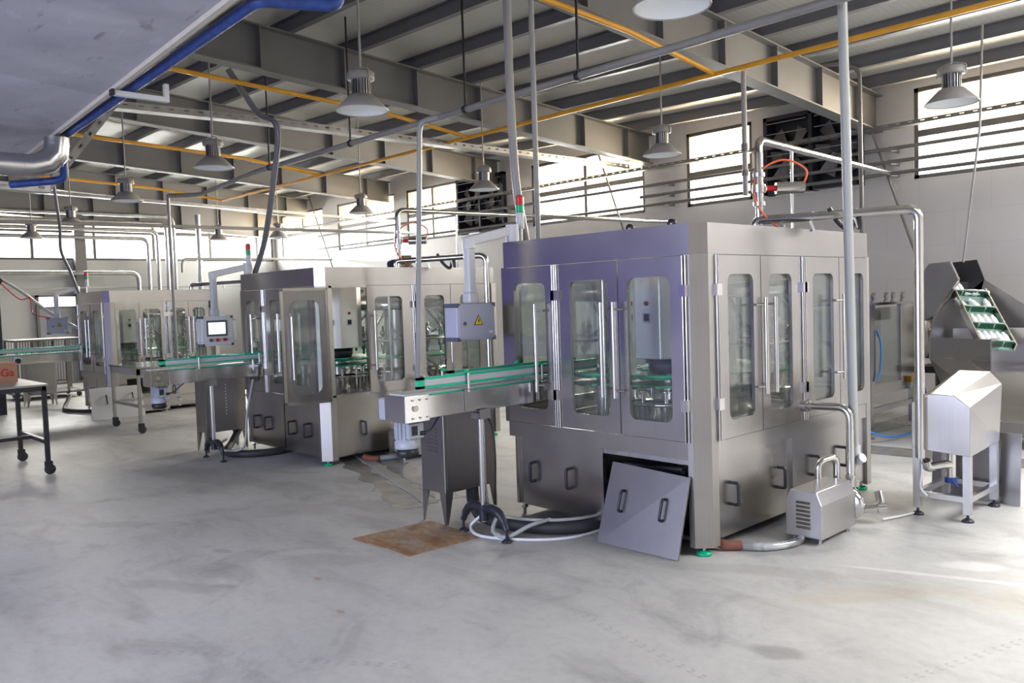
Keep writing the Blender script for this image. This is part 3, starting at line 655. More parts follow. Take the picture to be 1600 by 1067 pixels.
    m = MB(); m.tube(smooth_path([(sx-.25, sy-.05, 1.12), (sx-.05, sy-.29, 1.12), (tx-.2, ty-.36, 1.12), (tx+.15, ty-.36, 1.12), (tx+.36, ty-.1, 1.12)], 5), .014, 8); m.build('guide_rail', P_GREEN2, root)
    for x, y in ((sx+.25, sy-.26), (tx+.33, ty-.30), (tx-.15, ty+.5)):
        m = MB(); m.cyl((x, y, .70), (x, y, 1.93), .013, n=10); m.build('support_rod', S_BRIGHT, root)
    # filler: bowl, valves, hoses
    fx, fy, fr_ = -.92*kx, 1.62*ky, .66*min(kx, ky)
    m = MB(); m.lathe([(0, 1.66), (fr_, 1.66), (fr_+.02, 1.68), (fr_+.02, 1.78), (fr_-.02, 1.80), (fr_*.6, 1.90), (0, 1.92)], (fx, fy, 0), 40); m.build('filler_bowl', S_BRIGHT, root)
    m = MB(); m.cyl((fx, fy, .70), (fx, fy, 1.66), .16, n=24); m.build('filler_column', S_PLAIN, root)
    m = MB(); m.lathe([(.16, .90), (fr_, .90), (fr_, .93), (.16, .93)], (fx, fy, 0), 40); m.build('filler_plate', S_BRIGHT, root)
    m = MB(); star(m, (fx, fy), fr_+.03, 1.07, 1.085, 24, .04); m.build('bottle_star', P_GREEN, root)
    m = MB(); m.lathe([(fr_-.10, 1.28), (fr_+.0, 1.28), (fr_+.0, 1.30), (fr_-.10, 1.30)], (fx, fy, 0), 40); m.build('valve_ring', S_PLAIN, root)
    for i in range(14):
        a = 2*PI*i/14; x, y = fx+(fr_-.05)*math.cos(a), fy+(fr_-.05)*math.sin(a)
        m = MB(); m.lathe([(.0, 1.13), (.014, 1.13), (.014, 1.19), (.032, 1.20), (.032, 1.28), (.022, 1.30), (.022, 1.36), (.036, 1.37), (.036, 1.40), (.016, 1.41), (.016, 1.47), (0, 1.47)], (x, y, 0), 12); m.build('filling_valve', S_BRIGHT, root)
        m = MB(); m.cyl((x, y, .75), (x, y, .90), .030, n=10); m.cyl((x, y, .93), (x, y, 1.0), .014, n=8); m.build('bottle_lifter', S_BRIGHT, root)
    for i in range(14):
        a = 2*PI*(i+.2)/14; d = Vector((math.cos(a), math.sin(a), 0)); n_ = Vector((-d.y, d.x, 0)); o = Vector((fx, fy, 0))
        if i % 3 == 2: continue
        m = MB(); m.tube(smooth_path([o+d*(fr_-.12)+Vector((0, 0, 1.67)), o+d*(fr_-.02)+n_*.03+Vector((0, 0, 1.56)), o+d*(fr_+.05)+n_*.09+Vector((0, 0, 1.44)), o+d*(fr_+.0)+n_*.16+Vector((0, 0, 1.36)), o+d*(fr_-.05)+n_*.2+Vector((0, 0, 1.34))], 5), .016, 8)
        m.build('filler_hose', HOSE, root)['label'] = 'clear curved hose'
    m = MB(); m.tube(smooth_path([(-.16, fy-.3, 1.25), (-.13, fy-.15, 1.08), (-.2, fy+.05, .95), (-.3, fy+.1, .80)], 6), .022, 10); m.build('filler_hose', HOSE, root)['label'] = 'clear curved hose'
    for x, y in ((-.10, .95*ky), (-.10, 2.1*ky)):
        m = MB(); m.cyl((x, y, .70), (x, y, 1.93), .016, n=10); m.build('support_rod', S_BRIGHT, root)
    return root

M1, M2, M3 = Vector((-2.95, 4.43, 0)), Vector((-7.63, 4.44, 0)), Vector((-14.3, 4.385, 0))
S1, S2, S3 = 1.0, .98, .96
fd = [(-1.79, -1.26, -1.71, -1.37, None, (-1.40, -1)), (-1.26, -.67, -1.12, -.76, -1.255, (-.77, -1)), (-.67, -.125, -.59, -.235, -.12, (-.66, 1))]
fd[0] = (-1.79, -1.27, -1.71, -1.37, -1.275, (-1.415, 1))
sd = [(.17, .72, .30, .62, .17, (.66, -1)), (.72, 1.31, .83, 1.15, 1.31, (.79, 1)), (1.33, 1.91, 1.47, 1.81, 1.335, (1.845, -1)), (1.91, 2.42, 2.13, 2.35, None, None)]
filling_machine('nearest and largest steel bottle filling machine, a loose panel leaning on its front', M1, S1, 1.85, 2.47, fd, sd,
                [(-1.72, -.87, (-1.56, -1.18))], [(.165, 1.13, (.34, .96)), (1.18, 2.20, (1.49, 1.95)), (2.25, 2.40, ())], gap=(-.85, -.125))
fd2 = [(-1.79, -1.27, -1.71, -1.40, -1.275, (-1.46, 1)), (-1.26, -.67, -1.12, -.80, -1.255, (-.80, -1)), (-.67, -.125, -.59, -.235, None, (-.70, 1))]
sd2 = [(.12, .60, .2, .5, None, None), (.60, 1.24, .70, 1.08, 1.24, (.655, 1)), (1.26, 1.80, 1.40, 1.70, 1.265, (1.74, -1)), (1.80, 2.42, 1.95, 2.25, None, None)]
filling_machine('middle steel bottle filling machine with one glazed door swung open', M2, S2, 1.87, 2.55, fd2, sd2,
                [(-1.78, -.93, (-1.60, -1.32)), (-.91, -.125, (-.75, -.40))], [(.165, 1.2, (.50,)), (1.25, 2.40, (1.45,))], swing=(.02, .09, .50, math.radians(-107)))
fd3 = [(-.75, -.12, -.66, -.24, -.12, (-.70, 1))]
fd3 = [(-1.50, -.78, -1.38, -.90, -1.49, (-.86, -1)), (-.76, -.125, -.66, -.25, -.12, (-.68, 1))]
sd3 = [(.16, .56, .22, .50, None, (.545, -1)), (.56, 1.0, .62, .92, 1.0, (.63, 1)), (1.06, 1.42, 1.10, 1.36, 1.06, (1.40, -1)), (1.42, 1.80, 1.50, 1.72, None, (1.48, 1))]
filling_machine('small farthest steel bottle filling machine, behind the wheeled steel table', M3, S3, 1.57, 1.97, fd3, sd3,
                [(-1.36, -.74, (-1.0, -.85)), (-.72, -.125, (-.6, -.3))], [(.165, .3, ()), (.95, 1.84, (1.1,))], sgap=(.3, .95))

# ------------------------------------------------------------------ what belongs to each machine
def sign_triangle(parent, fr, s, cu, cv):
    m = MB(); tri = [(cu-s, cv-s*.75), (cu+s, cv-s*.75), (cu, cv+s*.95)]; m.prism(tri, 0, .003, fr); t = m.build('warning_sign', P_BLACK, parent)
    m = MB(); k = .80; m.prism([(cu+(u-cu)*k, cv-.06*s+(v-cv)*k) for u, v in tri], .003, .005, fr); y = m.build('sign_face', P_YELSIGN, t)
    m = MB(); z = [(.05, .45), (-.25, -.1), (-.02, -.1), (-.12, -.55), (.25, .08), (.02, .08), (.2, .45)]
    m.prism([(cu+u*s*.9, cv+v*s*.9-.04*s) for u, v in z], .005, .007, fr); m.build('lightning_mark', P_BLACK, t)

def conveyor(base, sc, label, long_=1.27, motor=True, stand=True, group='outfeed conveyors'):
    root = thing('bottle_conveyor', label, 'conveyor', base+Vector((-1.56, -.59, 0))*sc, 0, sc, group)
    ox, oy = 1.56, .59
    xa, xb = -1.68+ox, -1.45+ox; y0, y1 = -long_+oy, .35+oy
    m = MB(); m.box(xa, xb, y0+.2, y1, .92, 1.075); m.build('conveyor_body', S_MIRROR, root, bevel=.004)
    m = MB(); m.box(xa-.004, xb+.004, y0, y0+.2, .905, 1.085); e = m.build('drive_end', S_MIRROR, root, bevel=.004)
    m = MB()
    for dy in (.03, .09, .15):
        for z in (.935, 1.055): m.cyl((xb+.002, y0+dy+.03, z), (xb+.012, y0+dy+.03, z), .008, n=8)
    m.cyl((xb+.002, y0+.08, 1.0), (xb+.014, y0+.08, 1.0), .022, n=16); m.build('end_bolts', S_PLAIN, e)
    m = MB(); m.box(xa+.03, xb-.03, y0+.02, y1+.1, 1.078, 1.094); m.build('conveyor_belt', P_LTGREY, root)
    for x in (xa+.004, xb-.016):
        m = MB(); m.box(x, x+.012, y0+.2, y1, 1.076, 1.084); m.build('wear_strip', P_GREEN2, root)
    for x, s in ((xa, -1), (xb, 1)):
        m = MB(); yb0 = y0+(.10 if s > 0 else .55)
        m.box(x-.012, x+.012, yb0, y1+.3, 1.183, 1.200); m.box(x-.012, x+.012, yb0, y1+.3, 1.125, 1.142); m.box(x-.012, x+.012, yb0, yb0+.06, 1.125, 1.20); g = m.build('guide_rail', P_GREEN2, root)
        m = MB(); m.box(x-.010, x+.010, yb0+.06, y1+.3, 1.143, 1.182); m.box(x-.013, x+.013, yb0+.06, y1+.3, 1.158, 1.166); m.build('rail_strip', P_LTGREY, g)
        for y in (y0+.53, y1-.36):
            m = MB(); m.box(x+s*.002, x+s*.016, y-.022, y+.022, .935, 1.085); m.cyl((x+s*.03, y, 1.07), (x+s*.03, y, 1.20), .010, n=10); m.box(min(x, x+s*.045), max(x, x+s*.045), y-.03, y+.03, 1.083, 1.092)
            b = m.build('rail_bracket', S_PLAIN, root)
            m = MB(); m.lathe([(0, 1.2), (.022, 1.203), (.024, 1.21), (.010, 1.22), (.010, 1.226), (0, 1.226)], (x+s*.012, y, 0), 12); m.build('bracket_knob', P_GREEN, b)
    if motor:
        mx, my = xa-.02, y0+.12
        m = MB(); m.box(mx-.12, mx+.02, my-.08, my+.08, .90, 1.05); mo = m.build('drive_motor', P_MOTOR, root, bevel=.012)
        m = MB(); m.lathe([(.0, .706), (.085, .706), (.085, .72), (.085, .75), (.075, .76), (.075, .92), (0, .92)], (mx+.05, my+.03, 0), 20); m.build('motor_barrel', P_MOTOR, mo)
        m = MB()
        for i in range(16):
            a = 2*PI*i/16; m.bar((mx+.05+.078*math.cos(a), my+.03+.078*math.sin(a), .77), (mx+.05+.078*math.cos(a), my+.03+.078*math.sin(a), .91), .006, .014)
        m.build('motor_fins', P_MOTOR, mo)
        m = MB(); m.lathe([(0, .645), (.066, .645), (.08, .66), (.08, .705), (0, .705)], (mx+.05, my+.03, 0), 20); m.build('fan_cover', P_BLACK, mo)
        m = MB(); m.box(mx+.11, mx+.15, my-.02, my+.1, .78, .88); m.build('terminal_box', P_MOTOR, mo)
        m = MB(); m.box(mx+.15, mx+.152, my+.0, my+.05, .80, .865); m.build('rating_plate', P_DKGREY, mo)
        m = MB(); m.tube(smooth_path([(mx+.15, my+.09, .81), (mx+.16, my+.16, .83), (mx+.10, my+.26, .88), (mx+.08, my+.34, .93)], 5), .006, 8); m.cyl((mx+.15, my+.07, .81), (mx+.15, my+.11, .81), .016, n=10); m.build('motor_cable', P_BLACK, mo)
    if stand:
        cx, cy = .08, 0.0
        m = MB(); m.cyl((cx, cy, .11), (cx, cy, .90), .024, n=16); st = m.build('support_column', S_BRIGHT, root)
        m = MB(); m.box(cx-.05, cx+.05, cy-.05, cy+.05, .86, .90); m.box(cx+.045, cx+.055, cy-.05, cy+.05, .86, .93); m.build('column_bracket', S_PLAIN, st)
        m = MB()
        for s in (-1, 1):
            m.tube(smooth_path([(cx+s*.01, cy, .20), (cx+s*.10, cy, .215), (cx+s*.18, cy, .175), (cx+s*.235, cy, .085)], 5), [.034]*10+[.03]*3+[.022]*3, 8)
        m.cyl((cx, cy, .12), (cx, cy, .235), .036, n=14); m.build('stand_arms', P_DKGREY, st)
        for s in (-1, 1):
            m = MB(); m.cyl((cx+s*.235, cy, .02), (cx+s*.235, cy, .10), .010, n=8); m.lathe([(0, 0), (.038, 0), (.038, .008), (.018, .024), (0, .024)], (cx+s*.235, cy, 0), 16); m.build('stand_foot', P_DKGREY, st)
    return root
conveyor(M1, S1, 'green-railed steel conveyor on a tripod column feeding the nearest filling machine, above the rusty plate')
conveyor(M2, S2, 'green-railed steel conveyor on a tripod column beside the touch-screen panel of the middle machine')
c3 = conveyor(M3+Vector((0, 0, 0)), S3, 'long green-railed conveyor running past the cage at the far left towards the small machine', 3.2, False, False)
for y in (-.9, -.45):
    m = MB(); m.box(.115, .17, y-.06, y+.06, .93, 1.06); mo = m.build('sensor_unit', P_LTGREY, c3, bevel=.01); m = MB(); m.cyl((.17, y, .99), (.20, y, .99), .045, n=16); m.cyl((.20, y, .99), (.21, y, .99), .02, n=12); m.build('sensor_dial', P_DKGREY, mo)

def cabinet(base, sc, label, holes=False, d=.52):
    root = thing('switch_cabinet', label, 'cabinet', base+Vector((-2.06, -.33, 0))*sc, 0, sc, 'switch cabinets under the conveyors')
    w = .145; h = d/2; b = .24
    m = MB(); m.box(-w, w, -h, h, b, .90); m.build('cabinet_body', S_DARK, root, bevel=.006)
    m = MB(); m.box(w, w+.006, -h+.02, h-.02, b+.02, .88); dd = m.build('cabinet_door', S_DARK, root)
    if holes:
        m = MB()
        for i in range(10): m.cyl((w+.004, 0, .45+.04*i), (w+.009, 0, .45+.04*i), .009, n=8)
        m.build('vent_holes', P_WHITE, dd)
    else:
        m = MB()
        for i in range(9): m.box(-.06, .06, -h-.006, -h, .55+.03*i, .56+.03*i)
        m.build('vent_louvres', S_DARK, root)
    for sx in (-1, 1):
        for sy in (-1, 1):
            x, y = sx*w, sy*h; m = MB(); k = .075
            m.add([(x, y, b), (x-sx*k, y, b), (x-sx*.022, y, 0), (x, y, 0), (x, y-sy*k, b), (x, y-sy*.022, 0), (x-sx*.012, y-sy*.012, b), (x-sx*.012, y-sy*.012, 0)],
                  [(0, 1, 2, 3), (0, 3, 5, 4), (1, 6, 7, 2), (4, 5, 7, 6), (0, 4, 6, 1), (2, 7, 5, 3)]); m.build('leg', S_DARK, root)
    return root
cabinet(M1, S1, 'grey steel switch cabinet on tapered legs standing on the rusty plate')
cabinet(M2+Vector((-.05, .12, 0)), S2, 'grey steel switch cabinet with a row of white dots beside the middle machine', True)
cabinet(M3+Vector((-1.05, .02, 0)), S3, 'grey steel switch cabinet on tapered legs under the far-left conveyor')

def pendant(base, sc, label, z0, z1, y0, y1, hmi=False):
    root = thing('control_box', label, 'control box', base+Vector((-1.86, (y0+y1)/2, z0))*sc, 0, sc, 'control boxes on swing arms')
    cy = (y0+y1)/2; f = lambda x, y, z: (x+1.86, y-cy, z-z0)
    def bx(mb, a, b, c_, d, e, g): p, q = f(a, c_, e), f(b, d, g); return mb.box(p[0], q[0], p[1], q[1], p[2], q[2])
    xf = -1.80
    bx(MB(), xf-.14, xf, y0, y1, z0, z1).build('box_body', P_WHITE if hmi else P_LILAC, root, bevel=.008)
    for y in (y0+.012, y1-.012):
        for z in (z0+.012, z1-.012): m = MB(); bx(m, xf-.143, xf+.004, y-.016, y+.016, z-.016, z+.016); m.build('corner_cap', P_GREYCAP, root)
    FX = lambda u, v, w: f(xf+w, u, v)
    if hmi:
        m = MB(); m.prism([(cy-.135, z0+.115), (cy+.115, z0+.115), (cy+.115, z1-.05), (cy-.135, z1-.05)], 0, .008, FX); bz = m.build('screen_bezel', P_GREYCAP, root)
        m = MB(); m.prism([(cy-.115, z0+.14), (cy+.095, z0+.14), (cy+.095, z1-.075), (cy-.115, z1-.075)], .008, .010, FX); m.build('touch_screen', SCREEN, bz)
        for u, mt, nm in ((cy-.09, P_GREYCAP, 'key_switch'), (cy-.01, P_RED, 'push_button'), (cy+.08, P_RED, 'emergency_stop')):
            m = MB(); m.cyl(FX(u, z0+.07, 0), FX(u, z0+.07, .012), .020, n=16); m.cyl(FX(u, z0+.07, .012), FX(u, z0+.07, .03), .014, n=16); m.build(nm, mt, root)
        m = MB()
        m.tube(elbow_path([f(xf-.02, y1+.0, z0+.05), f(xf-.02, y1+.05, z0+.05), f(xf-.02, y1+.05, z1-.05), f(xf-.02, y1, z1-.05)], .02, 4), .008, 8); m.tube(elbow_path([f(xf-.02, y0, z0+.05), f(xf-.02, y0-.05, z0+.05), f(xf-.02, y0-.05, z1-.05), f(xf-.02, y0, z1-.05)], .02, 4), .008, 8)
        m.build('grab_handles', P_LTGREY, root)
    else:
        bx(MB(), xf, xf+.006, y0+.015, y1-.015, z0+.015, z1-.015).build('box_lid', P_LILAC, root)
        fr = lambda u, v, w: f(xf+.006+w, u, v)
        sign_triangle(root, fr, .045, cy+.015, (z0+z1)/2+.01)
        m = MB(); m.cyl(fr(y0+.07, (z0+z1)/2-.01, 0), fr(y0+.07, (z0+z1)/2-.01, .006), .014, n=14); m.build('lid_lock', P_GREYCAP, root)
        m = MB(); m.prism([(y1-.07, z0+.05), (y1-.03, z0+.05), (y1-.03, z0+.068), (y1-.07, z0+.068)], 0, .002, fr); m.build('paper_label', P_WHITE, root)
        m = MB(); bx(m, xf-.145, xf-.14, y0-.0, y1+.10, z0+.02, z1-.02); m.build('back_plate', P_LTGREY, root)
    ax = -1.86
    m = MB(); bx(m, ax-.035, ax+.035, cy-.035, cy+.035, z1+.08, 2.13); bx(m, ax-.045, ax+.045, cy-.045, cy+.045, z1, z1+.085); m.build('arm_upright', P_LTGREY, root, bevel=.012)
    m = MB(); m.bar(f(ax, cy-.045, 2.145), f(-1.80, .07, 2.245), .07, .075); m.cyl(f(ax, cy, 2.10), f(ax, cy, 2.17), .05, n=18); m.build('arm_beam', P_LTGREY, root, bevel=.012)
    m = MB(); m.cyl(f(-1.79, .08, 2.152), f(-1.79, .08, 2.29), .052, n=20); m.build('arm_pivot', P_LTGREY, root)
    return root
pendant(M1, S1, 'lilac-grey control box with a yellow warning triangle, hanging beside the nearest machine', 1.40, 1.68, -.51, -.13)
pendant(M2, S2, 'white touch-screen control box with red buttons, hanging beside the middle machine', 1.30, 1.655, -.53, -.145, True)
pendant(M3+Vector((0.0, .0, 0)), S3, 'small pale control box with a yellow warning triangle, hanging in front of the grey door', 1.42, 1.72, -.42, -.10)

def signal_tower(base, sc, label, x=-1.79, y=.17):
    root = thing('signal_tower', label, 'signal light', base+Vector((x, y, 2.153))*sc, 0, sc, 'signal towers on the machines')
    m = MB(); m.cyl((0, 0, 0), (0, 0, .11), .020, n=14); m.build('tower_tube', S_BRIGHT, root)
    m = MB(); m.cyl((0, 0, .11), (0, 0, .235), .032, n=18); m.build('tower_body', P_LTGREY, root)
    m = MB(); m.cyl((0, 0, .238), (0, 0, .295), .032, n=18); m.build('green_lens', P_GREEN, root)
    m = MB(); m.cyl((0, 0, .298), (0, 0, .362), .032, n=18); m.lathe([(.032, .362), (.02, .375), (0, .378)], (0, 0, 0), 18); m.build('red_lens', P_RED, root)
signal_tower(M1, S1, 'red and green signal tower on top of the nearest machine')
signal_tower(M2, S2, 'red and green signal tower on top of the middle machine', -1.80, .10)
signal_tower(M3, S3, 'small red and green signal tower on top of the farthest machine', -1.25, .1)

def pump(base, sc, label, x0=.17, y0=.70, wx=.26, wy=.50, pipes=True):
    root = thing('covered_pump', label, 'pump', base+Vector((x0+wx/2, y0+wy/2, 0))*sc, 0, sc, 'pumps beside the machines')
    a, b = wx/2, wy/2
    m = MB(); prof = [(-a, .04), (a, .04), (a, .27), (a-.035, .355), (-a+.035, .355), (-a, .27)]
    m.prism([(u, v) for u, v in prof], -b, b, lambda u, v, w: (u, w, v)); cv = m.build('pump_cover', S_PLAIN, root, bevel=.006)
    for i in range(7):
        m = MB(); z = .10+.028*i; m.add([(-.05, -b-.001, z), (.05, -b-.001, z), (.05, -b-.001, z+.016), (-.05, -b-.001, z+.016), (-.05, -b-.012, z), (.05, -b-.012, z)], [(0, 1, 5, 4), (4, 5, 2, 3), (0, 4, 3), (1, 2, 5)]); m.build('vent_louvre', S_BRIGHT, cv)
    for sx in (-1, 1):
        for sy in (-1, 1):
            m = MB(); m.cyl((sx*(a-.04), sy*(b-.05), 0), (sx*(a-.04), sy*(b-.05), .04), .012, n=10); m.cyl((sx*(a-.04), sy*(b-.05), 0), (sx*(a-.04), sy*(b-.05), .008), .02, n=12); m.build('foot', S_PLAIN, root)
    if pipes:
        m = MB(); m.lathe([(0, b+.005), (.10, b+.005), (.115, b+.02), (.115, b+.06), (.10, b+.075), (0, b+.075)], (.06, 0, .17), 24, 'y'); m.build('pump_volute', S_BRIGHT, root)
        m = MB(); m.tube(elbow_path([(-.10, b-.08, .35), (-.10, b-.08, .47), (-.03, b+.06, .50), (-.03, b+.06, .22)], .06), .024, 12); m.build('bypass_pipe', S_BRIGHT, root)
        m = MB(); m.tube(elbow_path([(.06, b+.07, .13), (.06, b+.18, .10), (.20, b+.28, .12), (.16, b+.32, .22)], .07), .03, 12); m.cyl((.17, b+.26, .115), (.215, b+.30, .12), .04, n=16); m.build('inlet_pipe', S_BRIGHT, root)
    return root
pump(M1, S1, 'louvred stainless pump cover on the floor at the right side of the nearest machine')
pump(M2, S2, 'louvred stainless pump cover between the middle machine and the conveyor motor')
pump(M3+Vector((-.35, -.15, 0)), S3, 'low stainless pump cover on the floor under the wheeled steel table', .15, .45, .34, .66, False)

def circ_pipe(base, sc, label):
    root = thing('circulation_pipe', label, 'pipe', base+Vector((.345, 1.32, .28))*sc, 0, sc, 'steel circulation pipes')
    m = MB(); m.tube(elbow_path([(-.335, 0, .56), (0, 0, .57), (0, 0, .0)], .10, 8), .028, 16); m.build('bent_pipe', S_BRIGHT, root)
    m = MB(); m.cyl((-.342, 0, .56), (-.32, 0, .56), .05, n=20); m.cyl((-.305, 0, .56), (-.29, 0, .56), .036, n=18); m.build('pipe_flange', S_PLAIN, root)
    m = MB(); m.cyl((0, 0, .06), (0, 0, .085), .036, n=18); m.build('pipe_clamp', S_PLAIN, root)
circ_pipe(M1, S1, 'polished pipe bending from the nearest machine down to its pump')
circ_pipe(M2, S2, 'polished pipe bending from the middle machine down to its pump')

# pale conduits dropping to the pumps
def drop(name, label, pts, r, mat, cat='pipe', group=None, fittings=None, bend=.12):
    if fittings is None:
        o = MB().tube(elbow_path(pts, bend), r, 12).build(name, mat); return tag(o, label, cat, group)
    root = thing(name, label, cat, pts[-1], 0, 1, group); b = Vector(pts[-1])
    MB().tube([p-b for p in elbow_path(pts, bend)], r, 14).build('pipe_run', mat, root)
    fittings(root); return root
def foot_fitting(root):
    m = MB(); m.cyl((0, 0, .0), (0, 0, .14), .042, n=16); m.cyl((0, 0, .02), (.07, -.02, .06), .035, n=14); m.build('pipe_union', P_LTGREY, root)
    m = MB(); m.cyl((0, 0, -.15), (0, 0, .0), .020, n=12); m.cyl((0, 0, -.16), (0, 0, -.12), .034, n=12); m.cyl((0, 0, -.03), (0, 0, .01), .03, n=12); v = m.build('ball_valve', S_PLAIN, root)
    m = MB(); m.box(-.055, .03, -.015, .015, -.175, -.150); m.build('valve_lever', P_GREEN, v)
    m = MB(); m.cyl((0, 0, -.30), (0, 0, -.15), .022, n=12); m.build('pipe_tail', S_BRIGHT, root)
drop('pale_conduit', 'pale grey standing conduit in front of the nearest machine, from the roof to its pump', [(-2.55, 5.56, 4.6), (-2.625, 5.86, .42)], .033, P_PVC, group='pale drop conduits', fittings=foot_fitting)
drop('pale_conduit', 'pale grey leaning conduit in front of the middle machine', [(-6.70, 5.39, 3.60), (-6.97, 5.34, 3.60), (-7.30, 5.42, .6)], .028, P_PVC, group='pale drop conduits', fittings=foot_fitting)
drop('pale_conduit', 'grey conduit dropping in front of the farthest machine', [(-13.07, 5.03, 3.52), (-13.10, 5.04, 3.0), (-13.1, 5.05, .5)], .024, P_PIPE, group='pale drop conduits', fittings=foot_fitting)

# ------------------------------------------------------------------ hanging bay lamps
LAMPS = [(-2.72, 3.86, 'bay lamp cut off by the top edge of the picture, nearest the camera'), (-5.76, 3.83, 'bay lamp hanging in front of the second grey rafter, right of the dark cable bundle'),
         (-9.02, 4.0, 'bay lamp in the front row hanging before the slotted cable tray'), (-12.3, 4.15, 'bay lamp in the front row hanging just right of the silver duct elbow'),
         (-15.95, 4.42, 'small distant bay lamp hanging in front of the end-wall window post'), (-18.95, 4.5, 'smallest bay lamp, at the far left before the end-wall window'),
         (-2.61, 7.83, 'bay lamp hanging in front of the large wall window at the far right'), (-5.66, 7.78, 'bay lamp hanging below the yellow pipe, left of the narrow wall window'),
         (-8.86, 7.9, 'bay lamp hanging just left of the grey conduit above the nearest machine'), (-12.16, 7.98, 'bay lamp hanging before the two-pane wall window above the middle machine'),
         (-17.2, 9.05, 'distant bay lamp hanging right of the dark cable bundle of the middle machine'), (-18.2, 8.1, 'small distant bay lamp hanging before the end-wall strip window, right of the down pipes')]
def lamp(x, y, label):
    z0 = 3.28; root = thing('bay_lamp', label, 'pendant lamp', (x, y, z0), 0, 1, 'hanging bay lamps')
    m = MB(); m.lathe([(.215, 0), (.218, .008), (.10, .125), (.08, .13), (.08, .128), (.098, .120), (.210, .006), (.215, 0)], n=32); m.build('lamp_shade', P_LAMP, root)
    m = MB(); m.lathe([(.208, .006), (.096, .118), (.0, .118)], n=32); m.build('reflector', P_LAMPIN, root)
    m = MB(); m.cyl((0, 0, .13), (0, 0, .25), .052, n=16)
    for i in range(20):
        a = 2*PI*i/20; m.bar((.065*math.cos(a), .065*math.sin(a), .13), (.065*math.cos(a), .065*math.sin(a), .25), .028, .006, (-math.sin(a), math.cos(a), 0))
    m.build('heat_sink', GALV, root)
    m = MB(); m.lathe([(0, .25), (.108, .25), (.11, .26), (.11, .305), (.10, .315), (0, .315)], n=28); m.build('driver_housing', P_LAMP, root)
    m = MB(); m.tube(elbow_path([(-.118, 0, .24), (-.118, 0, .32), (-.02, 0, .35), (.02, 0, .35), (.118, 0, .32), (.118, 0, .24)], .02, 3), .006, 6); m.build('hanging_bracket', P_PIPE, root)
    top = zt(x, y)+.175-z0
    m = MB(); m.cyl((0, 0, .345), (0, 0, top), .010, n=8); m.build('hanging_rod', P_PIPE, root)
    d = bpy.data.lights.new('lamp_glow', 'AREA'); d.shape = 'DISK'; d.size = .14; d.energy = .25; d.color = (1, .97, .92)
    o = bpy.data.objects.new('lamp_glow', d); C.objects.link(o); o.parent = root; o.location = (0, 0, .11)
for L in LAMPS: lamp(*L)

# ------------------------------------------------------------------ pipes and trays under the roof
def run(name, label, pts, r, mat, cat='pipe', group=None, bend=0.0, n=10):
    p = elbow_path(pts, bend) if bend else [Vector(q) for q in pts]
    return tag(MB().tube(p, r, n).build(name, mat), label, cat, group)
YG = 7.62
run('yellow_gas_pipe', 'long yellow pipe running the length of the hall below the purlins', [(4.5, YG, 3.99), (-16.9, YG, 3.99)], .026, P_YEL, group='yellow gas pipes')
for x, l in ((-4.86, 'yellow branch pipe under the nearest grey rafter, at the top right'), (-8.86, 'yellow branch pipe under the second grey rafter, in front of the hanging lamp'),
             (-12.86, 'yellow branch pipe under the third grey rafter, behind the slotted tray'), (-16.86, 'yellow branch pipe under the fourth grey rafter, farthest away')):
    run('yellow_gas_pipe', l, [(x, 1.2, 4.36), (x, 6.2, 4.16), (x, YG, 4.0)], .026, P_YEL, group='yellow gas pipes')
run('grey_supply_pipe', 'long grey pipe hung on black rods below the roof, crossing the whole hall', [(3.5, 5.38, 3.60), (-10.8, 5.40, 3.60), (-12.85, 5.45, 3.52), (-13.07, 5.03, 3.50)], .033, P_PIPE, bend=.15)
for x, l in ((-6.28, 'black hanger rod holding the long grey pipe, between the lamp and the grey conduit'), (-8.38, 'black hanger rod holding the long grey pipe, behind the second lamp'), (-4.78, 'black hanger rod holding the long grey pipe, beside the yellow branch pipe'), (-10.4, 'black hanger rod holding the long grey pipe, farthest to the left')):
    root = thing('hanger_rod', l, 'rod', (x, 5.39, 3.60), 0, 1, 'black hanger rods'); top = zt(x, 5.39)-3.6+.175
    m = MB(); m.cyl((0, 0, .03), (0, 0, top), .011, n=8); m.build('threaded_rod', P_BLACK, root); m = MB(); m.lathe([(.034, -.02), (.042, -.02), (.042, .02), (.034, .02)], n=14, axis='x'); m.build('pipe_clip', P_BLACK, root)
def tray(name, label, pts, w, h, mat, group=None):
    root = thing(name, label, 'cable tray', pts[0], 0, 1, group); b = Vector(pts[0]); m = MB(); sides = {-1: MB(), 1: MB()}
    for p, q in zip(pts, pts[1:]):
        p, q = Vector(p)-b, Vector(q)-b; d = (q-p).normalized(); side = d.cross(Vector((0, 0, 1))).normalized(); up = side.cross(d)
        m.bar(p, q, w, .006, (0, 0, 1))
        for k, s in sides.items():
            o = p+side*k*w/2; L_ = (q-p).length; n = max(1, int(L_/.16)); cols = [0]
            for i in range(n): cols += [(i+.33)*L_/n, (i+.67)*L_/n]
            cols.append(L_); rows = (0, .38, .68, 1.0)
            vs = [o+d*c+up*h*r for c in cols for r in rows]; fs = []
            for i in range(len(cols)-1):
                for j in range(3):
                    if i % 2 == 1 and j == 1: continue
                    fs.append((i*4+j, (i+1)*4+j, (i+1)*4+j+1, i*4+j+1))
            s.add(vs, fs)
    m.build('tray_base', mat, root)
    for k, s in sides.items():
        o = s.build('slotted_side', mat, root); x = o.modifiers.new('gauge', 'SOLIDIFY'); x.thickness = .004; x.offset = 0
    return root
tray('slotted_cable_tray', 'slotted steel cable tray rising past the blue pipe, crossing to the right-hand wall', [(-9.55, .4, 2.98), (-9.55, 2.45, 2.97), (-9.45, 3.12, 3.90), (-9.4, 4.6, 3.93), (-9.3, 11.7, 3.95)], .16, .075, GALV, group='slotted cable trays')
